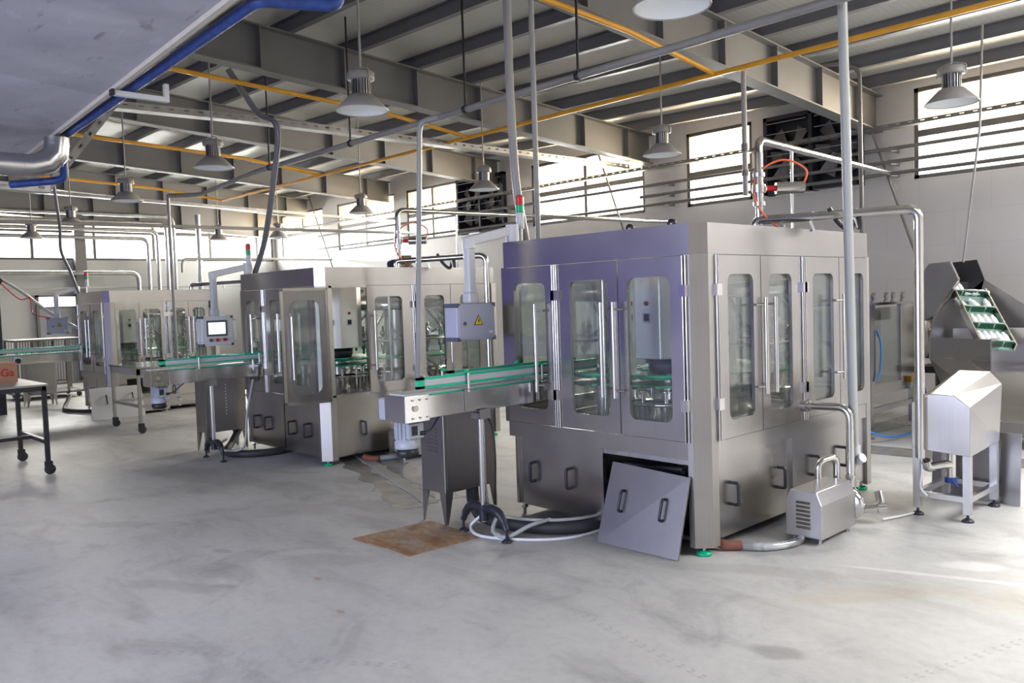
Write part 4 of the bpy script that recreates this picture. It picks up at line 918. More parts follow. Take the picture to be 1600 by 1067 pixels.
tray('slotted_cable_tray', 'cable tray fixed along the right-hand wall across the windows, topmost of the wall lines', [(-22.5, 11.72, 3.88), (0.5, 11.72, 3.88)], .14, .05, P_DPIPE, group='slotted cable trays')
tray('slotted_cable_tray', 'far slotted cable tray crossing above the end-wall window', [(-16.2, 2.6, 3.88), (-16.2, 11.6, 3.62)], .14, .05, GALV, group='slotted cable trays')
for z, x0, l in ((3.60, -20.0, 'upper dark steel pipe along the right-hand wall, just below the cable tray'), (3.42, -9.0, 'middle dark steel pipe along the right-hand wall across the windows'), (3.26, -20.0, 'lowest dark steel pipe along the right-hand wall, at the window sills')):
    root = thing('wall_pipe', l, 'pipe', (x0, 11.7, z), 0, 1, 'dark pipes along the right-hand wall')
    MB().cyl((0, 0, 0), (.5-x0, 0, 0), .026, n=10).build('pipe_run', P_DPIPE, root)
    for x in (-4.7, -8.5, -12.5):
        if x > x0: m = MB(); m.box(x-x0-.015, x-x0+.015, .0, .3, -.03, .03); m.build('wall_bracket', P_DPIPE, root)
# rods bracing from the roof down along the wall
for (a, b, l) in (((-10.1, 11.8, 4.55), (-9.1, 11.8, 1.9), 'slanting steel brace rod before the two-pane window behind the nearest machine'), ((-5.05, 11.8, 4.1), (-4.36, 11.8, 2.0), 'slanting steel brace rod on the wall beside the dark fan panel'), ((-20.6, 11.8, 4.8), (-19.2, 11.8, 2.2), 'slanting steel brace rod above the middle machine, far along the wall')):
    run('brace_rod', l, [a, b], .018, P_DPIPE, 'rod', 'slanting brace rods')
run('hanging_cable', 'thin grey cable hanging before the right-hand window down to the hopper', [(-3.02, 10.0, 4.5), (-3.05, 10.0, 3.4), (-3.24, 10.05, 1.95)], .012, P_PIPE, 'cable')
root = thing('drop_pipe', 'grey drop pipe hanging from the yellow pipe, left of the steel riser', 'pipe', (-4.56, 7.7, 2.70), 0, 1, 'short drop pipes')
MB().cyl((0, 0, 0), (0, 0, 1.27), .026, n=12).build('pipe_run', P_PIPE, root)
MB().cyl((0, 0, .45), (0, 0, .53), .035, n=12).build('pipe_socket', P_DPIPE, root); MB().cyl((0, 0, .2), (0, 0, .26), .035, n=12).build('pipe_socket', P_DPIPE, root)
run('drop_pipe', 'dark drop pipe beside the pale standing conduit, bent from the roof', [(-5.6, 9.8, 4.55), (-4.75, 10.4, 4.55), (-4.58, 10.5, 4.45), (-4.57, 10.5, 2.2)], .026, P_DPIPE, 'pipe', 'short drop pipes', bend=.08)
# conduits and bundles down to the machines
run('flexible_conduit', 'thick pale conduit falling from the roof to the signal tower of the nearest machine', [(-4.83, 4.62, 4.7), (-4.83, 4.62, 3.3), (-4.80, 4.62, 2.6), (-4.80, 4.72, 2.15)], .034, P_PIPE, 'conduit', 'conduits falling to the machines', bend=.3)
run('flexible_conduit', 'second grey conduit close beside the signal tower of the nearest machine', [(-4.72, 4.78, 4.6), (-4.72, 4.78, 2.15)], .022, P_PIPE, 'conduit', 'conduits falling to the machines')
P_BUNDLE = paint('grey_cable_sheath', (.17, .17, .19), .45, .1)
for dx, l in ((0, 'dark cable bundle falling from the roof to the middle machine, thicker strand'), (.07, 'dark cable bundle falling from the roof to the middle machine, thinner strand')):
    o = MB().tube(smooth_path([(-9.0+dx, 4.2, 4.4), (-8.95+dx, 4.5, 3.95), (-8.72+dx, 4.62, 3.75), (-8.87+dx, 4.62, 3.15), (-9.15+dx, 4.62, 2.5), (-9.42+dx, 4.60, 2.10)], 6), .021-dx*.08, 10).build('cable_bundle', P_BUNDLE); tag(o, l, 'cable', 'cable bundles falling to the machines')
o = MB().tube(smooth_path([(-14.0, 3.62, 4.2), (-14.1, 3.7, 3.6), (-14.25, 3.78, 3.1), (-14.9, 3.95, 2.75), (-15.4, 4.2, 2.45), (-15.5, 4.35, 2.06)], 6), .024, 10).build('cable_bundle', P_BUNDLE); tag(o, 'dark cable bundle falling in front of the end-wall window to the farthest machine', 'cable', 'cable bundles falling to the machines')
# pipes on the end wall
for z, ye, l in ((4.22, 8.72, 'topmost long pipe across the end-wall window, bending down behind the farthest machine'), (4.03, 8.52, 'second long pipe across the end-wall window, bending down behind the farthest machine'),
                 (3.83, 8.28, 'third long pipe across the end-wall window, bending down behind the farthest machine'), (3.62, 8.03, 'lowest long pipe across the end-wall window, bending down behind the farthest machine')):
    run('end_wall_pipe', l, [(-22.4, 1.5, z), (-22.4, ye, z), (-22.4, ye, 1.2)], .05, GALV, group='pipes bending down on the end wall', bend=.2, n=12)
run('end_wall_pipe', 'wide pipe below the end-wall window, bending down behind the farthest machine', [(-22.4, 1.5, 2.74), (-22.4, 7.75, 2.72), (-22.4, 7.75, 1.2)], .055, GALV, group='pipes bending down on the end wall', bend=.2, n=12)
run('standing_pipe', 'thick standing pipe before the end-wall window, right of the four bent pipes', [(-22.3, 9.35, 4.3), (-22.3, 9.35, .0)], .07, GALV, n=14)
run('thin_wall_pipe', 'thin pale pipe along the end wall above the door', [(-22.6, 2.0, 2.36), (-22.6, 11.8, 2.36)], .018, P_PVC)
run('thin_wall_pipe', 'pale pipe crossing the end-wall window behind the middle signal tower', [(-19.5, 7.75, 2.6), (-19.5, 7.75, 2.92), (-19.5, 13.0-1.2, 2.95)], .035, P_PIPE, bend=.15)
run('long_cross_pipe', 'long level grey pipe crossing the hall in front of the end-wall window', [(-15.3, 2.0, 3.22), (-15.3, 11.6, 3.30)], .032, P_PIPE)

# ------------------------------------------------------------------ steel risers and transfer pipes on the machines
def riser(base, sc, label, wall_end):
    b = base+Vector((-.33, 1.30, 2.15))*sc; root = thing('steel_riser', label, 'pipe', b, 0, sc, 'steel risers with valves')
    e = (wall_end-b)/sc
    MB().tube(elbow_path([(0, 0, 0), (0, 0, .70), tuple(e)], .10, 8), .030, 14).build('riser_pipe', S_BRIGHT, root)
    m = MB(); m.cyl((0, 0, .30), (0, 0, .36), .05, n=16); v = m.build('riser_valve', S_PLAIN, root)
    for z in (.42, .20): MB().cyl((0, 0, z), (0, 0, z+.03), .045, n=16).build('pipe_clamp', S_PLAIN, root)
    m = MB(); m.cyl((.04, .04, .33), (.10, .10, .33), .022, n=12); m.build('valve_neck', P_RED, v)
    m = MB(); m.cyl((.09, .09, .33), (.24, .24, .33), .045, n=20); m.build('valve_actuator', S_BRIGHT, v)
    m = MB(); m.tube(smooth_path([(.24, .22, .33), (.26, .24, .46), (.14, .12, .54), (.01, .0, .46), (-.02, -.04, .30), (.04, -.02, .14), (.13, .06, .02)], 7), .008, 8); m.build('air_hose', P_ORANGE, v)['label'] = 'orange air hose loop'
    m = MB(); p = Vector(e)*.16+Vector((0, 0, .70))*.84; m.cyl((p.x, p.y, 0), (p.x, p.y, p.z-.02), .012, n=10); m.build('support_post', S_BRIGHT, root)
riser(M1, S1, 'polished riser with an orange air hose loop on top of the nearest machine', Vector((-4.67, 11.6, 3.26)))
riser(M2, S2, 'polished riser with a valve on the middle machine, bending over to the wall', Vector((-8.3, 11.6, 2.92)))
def transfer(base, sc, label, bottom, wrap=True):
    b = base+Vector((-.35, 1.28, 2.15))*sc; root = thing('transfer_pipe', label, 'pipe', b, 0, sc, 'transfer pipes over the machines')
    q = [(0, 0, 0), (0, .0, .09), (.98, .56, .11), (.98, .56, bottom-2.15)]
    MB().tube(elbow_path(q, .09, 8), .034, 16).build('pipe_run', S_BRIGHT, root)
    for t in (.35, .62):
        m = MB(); p = Vector(q[1])*(1-t)+Vector(q[2])*t; m.tube([p+Vector((.02, .0, .035)), p+Vector((0, 0, -.03)), p+Vector((.02, .01, -.11))], .010, 8); m.build('pipe_clip', S_PLAIN, root)
    if wrap:
        p = Vector(q[1])*.38+Vector(q[2])*.62
        m = MB(); m.tube(smooth_path([p+Vector((-.15, -.09, .05)), p+Vector((-.10, -.05, -.06)), p+Vector((-.03, -.0, -.12)), p+Vector((.0, .02, .0)), p+Vector((.03, .02, -.05)), p+Vector((.03, .02, -.12))], 5), .018, 8); m.build('black_cable_wrap', P_BLACK, root)
        m = MB(); m.tube(smooth_path([(.12, .02, .04), (.08, -.02, .0), (.16, .0, -.02), (.2, .06, .03), (.14, .08, .06), (.24, .1, -.02)], 5), .008, 8); m.build('coiled_wire', P_PVC, root)
transfer(M1, S1, 'polished pipe from the nearest machine top down to the tank on legs', .44)
transfer(M2, S2, 'polished pipe from the middle machine top, down behind the lilac control box', .44)
transfer(M3+Vector((.1, .3, 0)), S3, 'thin polished pipe bending down beside the farthest machine', .9, False)
for (x, y), l in (((-3.65, 4.62), 'small black cable gland on the top edge of the nearest machine, left one'), ((-3.28, 4.60), 'small black cable gland on the top edge of the nearest machine, right one')):
    m = MB(); m.lathe([(.012, -.012), (.03, -.012), (.03, .012), (.012, .012), (.012, -.012)], (x, y, 2.175), 16, 'y'); m.box(x-.008, x+.04, y-.02, y+.02, 2.146, 2.165); tag(m.build('cable_gland', P_BLACK), l, 'fitting', 'cable glands on the nearest machine')
root = thing('vacuum_pump', 'dark blue and red vacuum pump on top of the middle machine', 'pump', (-8.2, 5.9, 2.09))
MB().cyl((-.14, 0, .09), (.04, 0, .09), .06, n=16).build('pump_motor', P_DKGREY, root); m = MB(); m.cyl((-.20, 0, .09), (-.14, 0, .09), .05, n=14); m.build('pump_cap', P_BLUE, root)
m = MB(); m.cbox((.10, 0, .10), (.12, .12, .16)); m.build('pump_head', P_BRONZE, root); m = MB(); m.box(-.2, .2, -.08, .08, 0, .03); m.build('pump_base', P_DKGREY, root)

# ------------------------------------------------------------------ exhaust fans in the right-hand wall
def fan(a, b, label):
    w = (b-a)/2; root = thing('exhaust_fan', label, 'fan', ((a+b)/2, 11.98, 3.2), 0, 1, 'exhaust fans in the right-hand wall')
    m = MB()
    for x0, x1, z0, z1 in ((-w, -w+.06, 0, 1.2), (w-.06, w, 0, 1.2), (-w, w, 0, .06), (-w, w, 1.14, 1.2), (-.03, .03, 0, 1.2)): m.box(x0, x1, -.08, .25, z0, z1)
    m.build('fan_housing', P_DKGREY, root)
    m = MB(); m.box(-w+.05, w-.05, .20, .24, .05, 1.15); m.build('back_plate', P_BLACK, root)
    for s in (-1, 1):
        m = MB(); c = s*w/2
        for k in range(6):
            an = k*PI/3; u = Vector((math.cos(an), 0, math.sin(an))); v = Vector((-math.sin(an), 0, math.cos(an))); o = Vector((c, .06, .6))
            m.add([o+u*.05-v*.04+Vector((0, -.02, 0)), o+u*.05+v*.04+Vector((0, .03, 0)), o+u*.42+v*.13+Vector((0, .04, 0)), o+u*.42-v*.10+Vector((0, -.03, 0)),
                   o+u*.05-v*.04+Vector((0, -.012, 0)), o+u*.05+v*.04+Vector((0, .038, 0)), o+u*.42+v*.13+Vector((0, .048, 0)), o+u*.42-v*.10+Vector((0, -.022, 0))],
                  [(0,1,2,3),(7,6,5,4),(0,4,5,1),(1,5,6,2),(2,6,7,3),(3,7,4,0)])
        m.build('fan_blades', P_DPIPE, root)
        m = MB(); m.cyl((c, -.06, .6), (c, .12, .6), .09, n=18); m.build('fan_motor', P_DKGREY, root)
        m = MB()
        for k in range(7): m.box(c-w/2+.06, c+w/2-.06, -.075, -.06, .1+.165*k, .112+.165*k)
        m.build('guard_bars', P_PIPE, root)
fan(*FANS[0], 'dark exhaust fan panel in the wall behind the polished riser of the nearest machine')
fan(*FANS[1], 'dark exhaust fan panel in the wall left of the lilac control box arm')

# ------------------------------------------------------------------ duct and blue pipe at the mezzanine edge
root = thing('air_duct', 'silver sheet-metal duct with a segmented elbow under the mezzanine edge', 'duct', (-8.0, 2.14, 2.985))
MB().tube([(0, -4.0, 0), (0, -.34, 0)], .098, 24).build('duct_run', ALU, root)
m = MB(); m.tube([(0, -.34, 0), (0, -.22, 0), (0, -.09, .035), (0, -.015, .12), (0, .0, .22), (0, 0, .262)], .099, 24); el = m.build('duct_elbow', ALU, root)
for p, d in (((0, -.28, 0), (0, 1, 0)), ((0, -.155, .016), (0, .95, .3)), ((0, -.045, .075), (0, .6, .8)), ((0, .0, .20), (0, .05, 1))):
    d = Vector(d).normalized(); p = Vector(p); m = MB(); m.cyl(p-d*.005, p+d*.005, .103, n=24); m.build('duct_seam', ALU, el)
root = thing('blue_pipe', 'scuffed blue pipe running along the mezzanine edge, with elbows at both ends', 'pipe', (-4.0, 2.07, 3.30))
o = Vector(root.location)
MB().tube([q-o for q in elbow_path([(-3.88, 2.46, 3.72), (-3.88, 2.46, 3.31), (-4.05, 2.075, 3.30), (-8.22, 2.245, 3.30), (-8.24, 2.25, 2.93), (-8.30, 2.15, 2.91), (-8.6, 1.9, 2.9)], .06, 6)], .034, 18).build('pipe_run', P_BLUE, root)
MB().cyl(Vector((-3.88, 2.46, 3.40))-o, Vector((-3.88, 2.46, 3.48))-o, .053, n=18).build('elbow_socket', P_BLUE, root)
m = MB(); m.tube([q-o for q in smooth_path([(-3.89, 2.41, 3.37), (-3.93, 2.32, 3.36), (-4.02, 2.15, 3.352), (-4.25, 2.09, 3.35), (-4.7, 2.1, 3.352)], 5)], .007, 6); m.build('taped_cable', P_BLACK, root)
root = thing('pipe_bracket', 'white angle bracket holding the blue pipe below the slotted tray end', 'bracket', (-6.10, 2.17, 3.215))
m = MB(); m.box(-.02, .02, -.16, .22, .0, .035); m.box(-.02, .02, .19, .22, .035, .13); m.build('bracket_arm', P_LTGREY, root); m = MB(); m.box(-.03, .03, -.18, -.16, .0, .04); m.build('bracket_cap', P_BLACK, root)

# ------------------------------------------------------------------ loose panels and the rusty plate
S_LIT = steel('light_struck_sheet', (0.85, 0.86, 0.85), 0.5, var=0.03)  # base panel steel made paler, caught window light put into the colour
def loose_panel(label, p0, p1, top0, top1, handles, mat, group='loose base panels'):
    p0, p1, t0, t1 = map(Vector, (p0, p1, top0, top1)); root = thing('base_panel', label, 'panel', (p0+p1)/2, 0, 1, group); o = (p0+p1)/2
    u = (p1-p0); nrm = u.cross(t0-p0).normalized()
    m = MB(); vs = [p-o for p in (p0, p1, t1, t0)]; m.add(vs+[v-nrm*.012 for v in vs], [(0,1,2,3),(7,6,5,4),(0,4,5,1),(1,5,6,2),(2,6,7,3),(3,7,4,0)]); m.build('panel_sheet', mat, root)
    up = ((t0-p0)+(t1-p1)).normalized()
    for s, t in handles:
        c = (p0*(1-s)+p1*s)*(1-t)+(t0*(1-s)+t1*s)*t-o
        m = MB(); m.tube(elbow_path([c-up*.07, c-up*.07+nrm*.045, c+up*.07+nrm*.045, c+up*.07], .02, 4), .010, 8); m.build('panel_handle', P_DKGREY, root)
    return root
loose_panel('removed steel base panel leaning against the front of the nearest machine', (-3.72, 4.25, .003), (-3.06, 4.27, .003), (-3.69, 4.41, .545), (-3.05, 4.41, .515), ((.24, .55), (.76, .55)), S_LOOSE)
loose_panel('bright removed base panel leaning beside the farthest machine, behind the wheeled steel table', (-14.0, 4.02, .003), (-13.9, 4.80, .003), (-14.22, 4.05, .50), (-14.12, 4.82, .50), ((.30, .60), (.80, .62)), S_LIT)
root = loose_panel('dark steel sheet standing upright behind the tank on legs', (-2.52, 7.05, .003), (-1.87, 7.0, .003), (-2.52, 7.09, .55), (-1.87, 7.04, .55), (), S_DARK)
m = MB(); m.prism([(-5.12, 3.17), (-4.46, 3.19), (-4.43, 3.80), (-5.06, 3.83)], .001, .007); tag(m.build('rusty_plate', RUST), 'rusty brown steel plate lying flat on the floor under the switch cabinet', 'plate')
# hoses on the floor
def hose(label, pts, r, mat, group='hoses and cables on the floor', name='floor_hose', cat='hose'):
    o = MB().tube(smooth_path(pts, 7), r, 10).build(name, mat); return tag(o, label, cat, group)
hose('thick black corrugated conduit looping on the floor behind the tripod of the nearest conveyor', [(-4.98, 4.2, .30), (-4.86, 4.12, .10), (-4.6, 4.05, .052), (-4.2, 4.12, .052), (-3.95, 4.33, .052), (-3.9, 4.62, .052)], .05, P_RUBBER)
hose('upper pale cable curving along the black conduit by the tripod', [(-4.52, 3.93, .40), (-4.48, 3.95, .16), (-4.3, 4.0, .125), (-4.1, 4.13, .115), (-3.95, 4.31, .115), (-3.88, 4.6, .11)], .012, P_PVC)
hose('lower white cable lying on the floor around the tripod foot', [(-4.55, 3.92, .12), (-4.62, 3.87, .03), (-4.42, 3.80, .013), (-4.1, 3.95, .013), (-3.9, 4.2, .013), (-3.86, 4.6, .013)], .011, P_WHITE)
hose('short grey hose loop dangling at the tripod of the nearest conveyor', [(-4.40, 3.96, .16), (-4.36, 3.86, .05), (-4.22, 3.86, .03), (-4.12, 4.0, .10), (-4.08, 4.16, .118)], .015, P_PVC)
hose('thin black cable hanging down along the tripod column of the nearest conveyor', [(-4.50, 3.90, .90), (-4.44, 3.95, .80), (-4.41, 3.95, .6), (-4.43, 3.96, .35), (-4.46, 3.96, .02)], .007, P_BLACK)
hose('black conduit looping on the floor under the switch cabinet of the middle machine', [(-9.75, 4.5, .25), (-9.6, 4.3, .07), (-9.2, 4.05, .045), (-8.9, 4.12, .045), (-8.75, 4.4, .045), (-8.8, 4.8, .045)], .042, P_RUBBER)
hose('grey cable hanging from the middle conveyor and looping on the floor', [(-8.94, 4.30, .88), (-8.88, 4.18, .5), (-8.84, 4.10, .14), (-9.0, 3.95, .10), (-9.25, 3.95, .11), (-9.4, 4.15, .16)], .014, P_PVC)
hose('black cables on the floor in front of the farthest machine', [(-16.6, 4.4, .2), (-16.2, 4.2, .04), (-15.7, 4.1, .04), (-15.2, 4.25, .04), (-14.9, 4.6, .04)], .035, P_RUBBER)
hose('clear drain hose with a rusty end, lying under the right side of the nearest machine', [(-2.90, 4.72, .03), (-2.75, 4.82, .028), (-2.66, 5.0, .028), (-2.68, 5.16, .03), (-2.82, 5.3, .03)], .026, HOSE)
hose('pale drain hose lying beside the middle machine', [(-7.45, 4.98, .03), (-7.40, 5.15, .03), (-7.42, 5.4, .03), (-7.6, 5.6, .03)], .030, P_PVC)
for p, l in (((-2.93, 4.66), 'rust-brown elbow fitting on the clear drain hose'), ((-7.48, 4.90), 'rust-brown elbow fitting on the pale drain hose')):
    m = MB(); m.tube(elbow_path([(p[0]-.10, p[1]-.02, .05), (p[0]-.02, p[1], .035), (p[0]+.05, p[1]+.07, .035)], .03), .032, 12); tag(m.build('elbow_fitting', P_BRONZE), l, 'fitting', 'rusty elbow fittings')
hose('thin white cable lying on the floor between the pump and the tank on legs', [(-2.48, 5.98, .012), (-2.42, 6.15, .012), (-2.38, 6.3, .012)], .008, P_WHITE)

# ------------------------------------------------------------------ tank on legs
root = thing('tank_on_legs', 'stainless tank with a sloping hood on four square legs, right of the nearest machine', 'tank', (-2.19, 6.62, 0))
a, b = .20, .32
prof = [(-a, .50), (-a, .815), (-a+.17, .915), (a-.09, .915), (a, .82), (a, .475)]
m = MB(); f_ = [(-a, .50), (-a, .835), (-a+.13, .91), (a-.11, .91), (a, .83), (a, .475)]; k_ = [(-a, .50), (-a, .93), (-a+.12, 1.03), (a-.06, 1.03), (a+.02, .94), (a, .50)]
m.add([(u, -b, v) for u, v in f_]+[(u, b, v) for u, v in k_], [tuple(reversed(range(6))), tuple(range(6, 12))]+[(i, (i+1) % 6, 6+(i+1) % 6, 6+i) for i in range(6)]); m.build('tank_body', S_PANEL, root, bevel=.004)
for sx in (-1, 1):
    for sy in (-1, 1):
        x, y = sx*(a-.029), sy*(b-.029)
        m = MB(); m.box(x-.025, x+.025, y-.025, y+.025, .055, .52); lg = m.build('leg', S_PLAIN, root)
        m = MB(); m.cyl((x, y, .02), (x, y, .06), .010, n=8); m.lathe([(0, 0), (.042, 0), (.040, .012), (.02, .026), (0, .026)], (x, y, 0), 18); m.build('leg_pad', P_DKGREY, lg)
for sy in (-1, 1): m = MB(); m.box(-a+.04, a-.04, sy*(b-.025)-.02, sy*(b-.025)+.02, .14, .18); m.build('frame_rail', S_PLAIN, root)
for sx in (-1, 1): m = MB(); m.box(sx*(a-.025)-.02, sx*(a-.025)+.02, -b+.04, b-.04, .14, .18); m.build('frame_rail', S_PLAIN, root)
m = MB(); m.cyl((-.02, -.05, .25), (-.02, -.05, .50), .035, n=16); m.tube(elbow_path([(-.1, -.33, .42), (-.1, -.30, .36), (-.05, -.12, .36), (-.02, -.05, .36)], .06), .034, 12); ot = m.build('outlet_pipe', S_BRIGHT, root)
m = MB(); m.cyl((-.02, -.05, .22), (-.02, -.05, .26), .045, n=16); m.bar((-.0, -.09, .25), (.06, -.15, .21), .018, .012); m.build('valve_lever', P_BLUE, ot)
m = MB(); m.tube(smooth_path([(-.13, -.33, .50), (-.12, -.345, .35), (-.13, -.345, .22), (-.09, -.33, .16)], 5), .008, 8); m.build('drain_tube', P_WHITE, root)

# ------------------------------------------------------------------ bottle hopper with its elevator
root = thing('bottle_hopper', 'tall steel hopper with a green cleated elevator full of white bottles, at the right edge', 'hopper', (-2.7, 9.8, 0)); O = Vector(root.location)
def plate(pts, t, nrm):
    n_ = Vector(nrm).normalized()*t; k = len(pts); P = [Vector(p)-O for p in pts]; m = MB()
    m.add(P+[p+n_ for p in P], [tuple(range(k)), tuple(reversed(range(k, 2*k)))]+[(i, (i+1) % k, k+(i+1) % k, k+i) for i in range(k)]); return m
plate([(-3.28, 9.2, 1.15), (-2.70, 9.14, 1.14), (-2.70, 9.14, .79), (-2.73, 9.2, .47), (-3.19, 9.3, .58), (-3.30, 9.2, .92)], .012, (0, 1, 0)).build('hopper_front', S_DARK, root)
plate([(-2.69, 9.14, 1.15), (-2.69, 11.0, 1.10), (-2.69, 11.0, .70), (-2.69, 9.14, .79)], .012, (-1, 0, 0)).build('hopper_side', S_PANEL, root)
plate([(-3.30, 9.22, 1.14), (-3.30, 9.35, 1.37), (-3.30, 10.07, 1.73), (-3.30, 10.4, 1.73), (-3.30, 10.4, .9), (-3.30, 9.22, .92)], .014, (-1, 0, 0)).build('hopper_left_wall', S_PLAIN, root)
plate([(-3.13, 10.4, 1.75), (-2.49, 10.4, 1.28), (-2.2, 10.4, 1.1), (-2.2, 10.4, .7), (-3.3, 10.4, .7), (-3.3, 10.4, 1.6)], .012, (0, 1, 0)).build('hopper_back_wall', S_DARK, root)
plate([(-3.28, 9.2, .95), (-2.70, 9.15, .93), (-2.70, 10.4, 1.0), (-3.28, 10.4, 1.10)], .012, (0, 0, -1)).build('hopper_floor', S_MIRROR, root)
m = MB(); 
for z in (1.75,): pass
plate([(-3.62, 9.9, 1.85), (-3.55, 9.9, 1.95), (-3.34, 9.9, 1.96), (-3.25, 9.9, 1.75), (-3.50, 9.9, 1.36), (-3.62, 9.9, 1.30)], .012, (0, 1, 0)).build('chute_near_panel', S_DARK, root)
plate([(-3.62, 10.4, 1.85), (-3.48, 10.4, 1.96), (-3.21, 10.4, 1.98), (-3.13, 10.4, 1.75), (-3.2, 10.4, 1.5), (-3.62, 10.4, 1.3)], .012, (0, 1, 0)).build('chute_far_panel', P_IRON, root)
plate([(-3.62, 9.91, 1.85), (-3.62, 10.4, 1.85), (-3.62, 10.4, 1.3), (-3.62, 9.91, 1.3)], .012, (-1, 0, 0)).build('chute_back', P_IRON, root)
plate([(-3.34, 9.9, 1.965), (-3.25, 9.9, 1.755), (-3.245, 9.93, 1.755), (-3.335, 9.93, 1.965)], .012, (1, 0, .4)).build('chute_rim', S_BRIGHT, root)
plate([(-3.31, 9.35, 1.375), (-3.31, 10.07, 1.735), (-3.28, 10.07, 1.735), (-3.28, 9.35, 1.375)], .012, (0, 0, 1)).build('hopper_rim', S_BRIGHT, root)
# elevator: belt rising from the bin to the chute
E0, E1 = Vector((-2.70, 9.35, 1.03))-O, Vector((-3.20, 10.08, 1.60))-O
ed = (E1-E0).normalized(); ew = Vector((.70, .714, 0)); ew = (ew-ed*ew.dot(ed)).normalized(); en = ed.cross(ew); en = en if en.z > 0 else -en
hw = .155
m = MB(); P = [E0-ew*hw, E0+ew*hw, E1+ew*hw, E1-ew*hw]; m.add(P+[p-en*.02 for p in P], [(0,1,2,3),(7,6,5,4),(0,4,5,1),(1,5,6,2),(2,6,7,3),(3,7,4,0)]); m.build('elevator_belt', P_BELTG, root)
for s in (-1, 1): m = MB(); m.bar(E0+ew*s*(hw+.01)+en*.03, E1+ew*s*(hw+.01)+en*.03, .014, .09, en); m.build('elevator_side_rail', S_BRIGHT, root)
CL = [.94, .64, .34, .04]
for t in CL:
    c = E0+(E1-E0)*t
    for u0, u1 in ((-.15, -.095), (-.075, .055), (.075, .15)):
        m = MB(); q = [c+ew*u0, c+ew*u1, c+ew*u1+en*.075, c+ew*u0+en*.075]; m.add(q+[p+ed*.008 for p in q], [(0,1,2,3),(7,6,5,4),(0,4,5,1),(1,5,6,2),(2,6,7,3),(3,7,4,0)]); m.build('belt_flight', P_DGREEN, root)
    m = MB(); m.bar(c+en*.077-ew*.15, c+en*.077+ew*.15, .012, .012, en); m.build('flight_edge', P_BELTG, root)
for x0, x1, y in ((-3.25, -3.05, 9.75), (-2.75, -2.55, 9.85)): m = MB(); m.box(x0-O.x, x1-O.x, y-O.y, y-O.y+.1, 1.05, 1.22); m.build('belt_guard', S_PLAIN, root)
m = MB(); m.add([Vector(p)-O for p in ((-2.72, 9.2, .80), (-2.2, 9.2, .80), (-2.2, 10.2, .80), (-2.72, 10.2, .80), (-2.74, 9.3, .46), (-2.3, 9.3, .46), (-2.3, 10.1, .46), (-2.74, 10.1, .46))], [(0,1,2,3),(7,6,5,4),(0,4,5,1),(1,5,6,2),(2,6,7,3),(3,7,4,0)]); m.build('bin_bottom', S_PANEL, root)
m = MB(); m.add([Vector(p)-O for p in ((-2.74, 9.32, .46), (-2.3, 9.32, .46), (-2.3, 10.1, .46), (-2.74, 10.1, .46), (-2.66, 9.36, .28), (-2.35, 9.36, .28), (-2.35, 10.0, .28), (-2.66, 10.0, .28))], [(0,1,2,3),(7,6,5,4),(0,4,5,1),(1,5,6,2),(2,6,7,3),(3,7,4,0)]); m.build('discharge_trunk', S_PANEL, root)
m = MB(); m.box(-.04, .35, -.42, .2, .13, .28); m.build('trunk_foot', S_DARK, root)
for x, y in ((-3.22, 9.35), (-2.75, 10.3), (-3.22, 10.3), (-2.4, 10.0)):
    m = MB(); m.box(x-O.x-.025, x-O.x+.025, y-O.y-.025, y-O.y+.025, 0, .95 if y > 9.9 else .62); m.build('leg', S_PLAIN, root)
# the bottles lying on the flights
bm_ = MB(); bm_.lathe([(r*1.3, z*1.3) for r, z in ((0, 0), (.024, 0), (.027, .006), (.027, .095), (.024, .11), (.014, .118), (.014, .124), (.018, .126), (.018, .145), (0, .146))], n=16)
first = None
ROWS = [(CL[0], [(-.135, 'u'), (-.085, 'u'), (-.005, 'l'), (.075, 'l')], 'top flight of the elevator'), (CL[1], [(-.125, 't'), (.01, 't'), (.115, 'u')], 'second flight of the elevator'), (CL[2], [(-.11, 'u'), (-.045, 'u'), (.025, 'u'), (.095, 'u')], 'third flight of the elevator'), (CL[3], [(-.125, 'u'), (-.065, 'u'), (-.005, 'u'), (.055, 'u'), (.115, 'u')], 'lowest flight of the elevator')]
nth = ['first', 'second', 'third', 'fourth', 'fifth']
for t, its, where in ROWS:
    for k, (u, mode) in enumerate(its):
        c = E0+(E1-E0)*t+O+ew*u+en*.030+ed*.012
        ax = ed if mode == 'u' else ((ed-ew*.35).normalized() if mode == 't' else (ew+ed*.12).normalized())
        if mode == 'l': c = c-ax*.06+ed*.02
        if first is None: o = bm_.build('white_bottle', P_WHITE, base=(0, 0, 0)); first = o
        else: o = first.copy(); C.objects.link(o)
        z = Vector((0, 0, 1)); o.rotation_mode = 'QUATERNION'; o.rotation_quaternion = z.rotation_difference(ax); o.location = c
        tag(o, '%s white bottle from the left on the %s%s' % (nth[k], where, {'u': '', 't': ', tilted', 'l': ', lying crosswise'}[mode]), 'bottle', 'white bottles on the elevator')

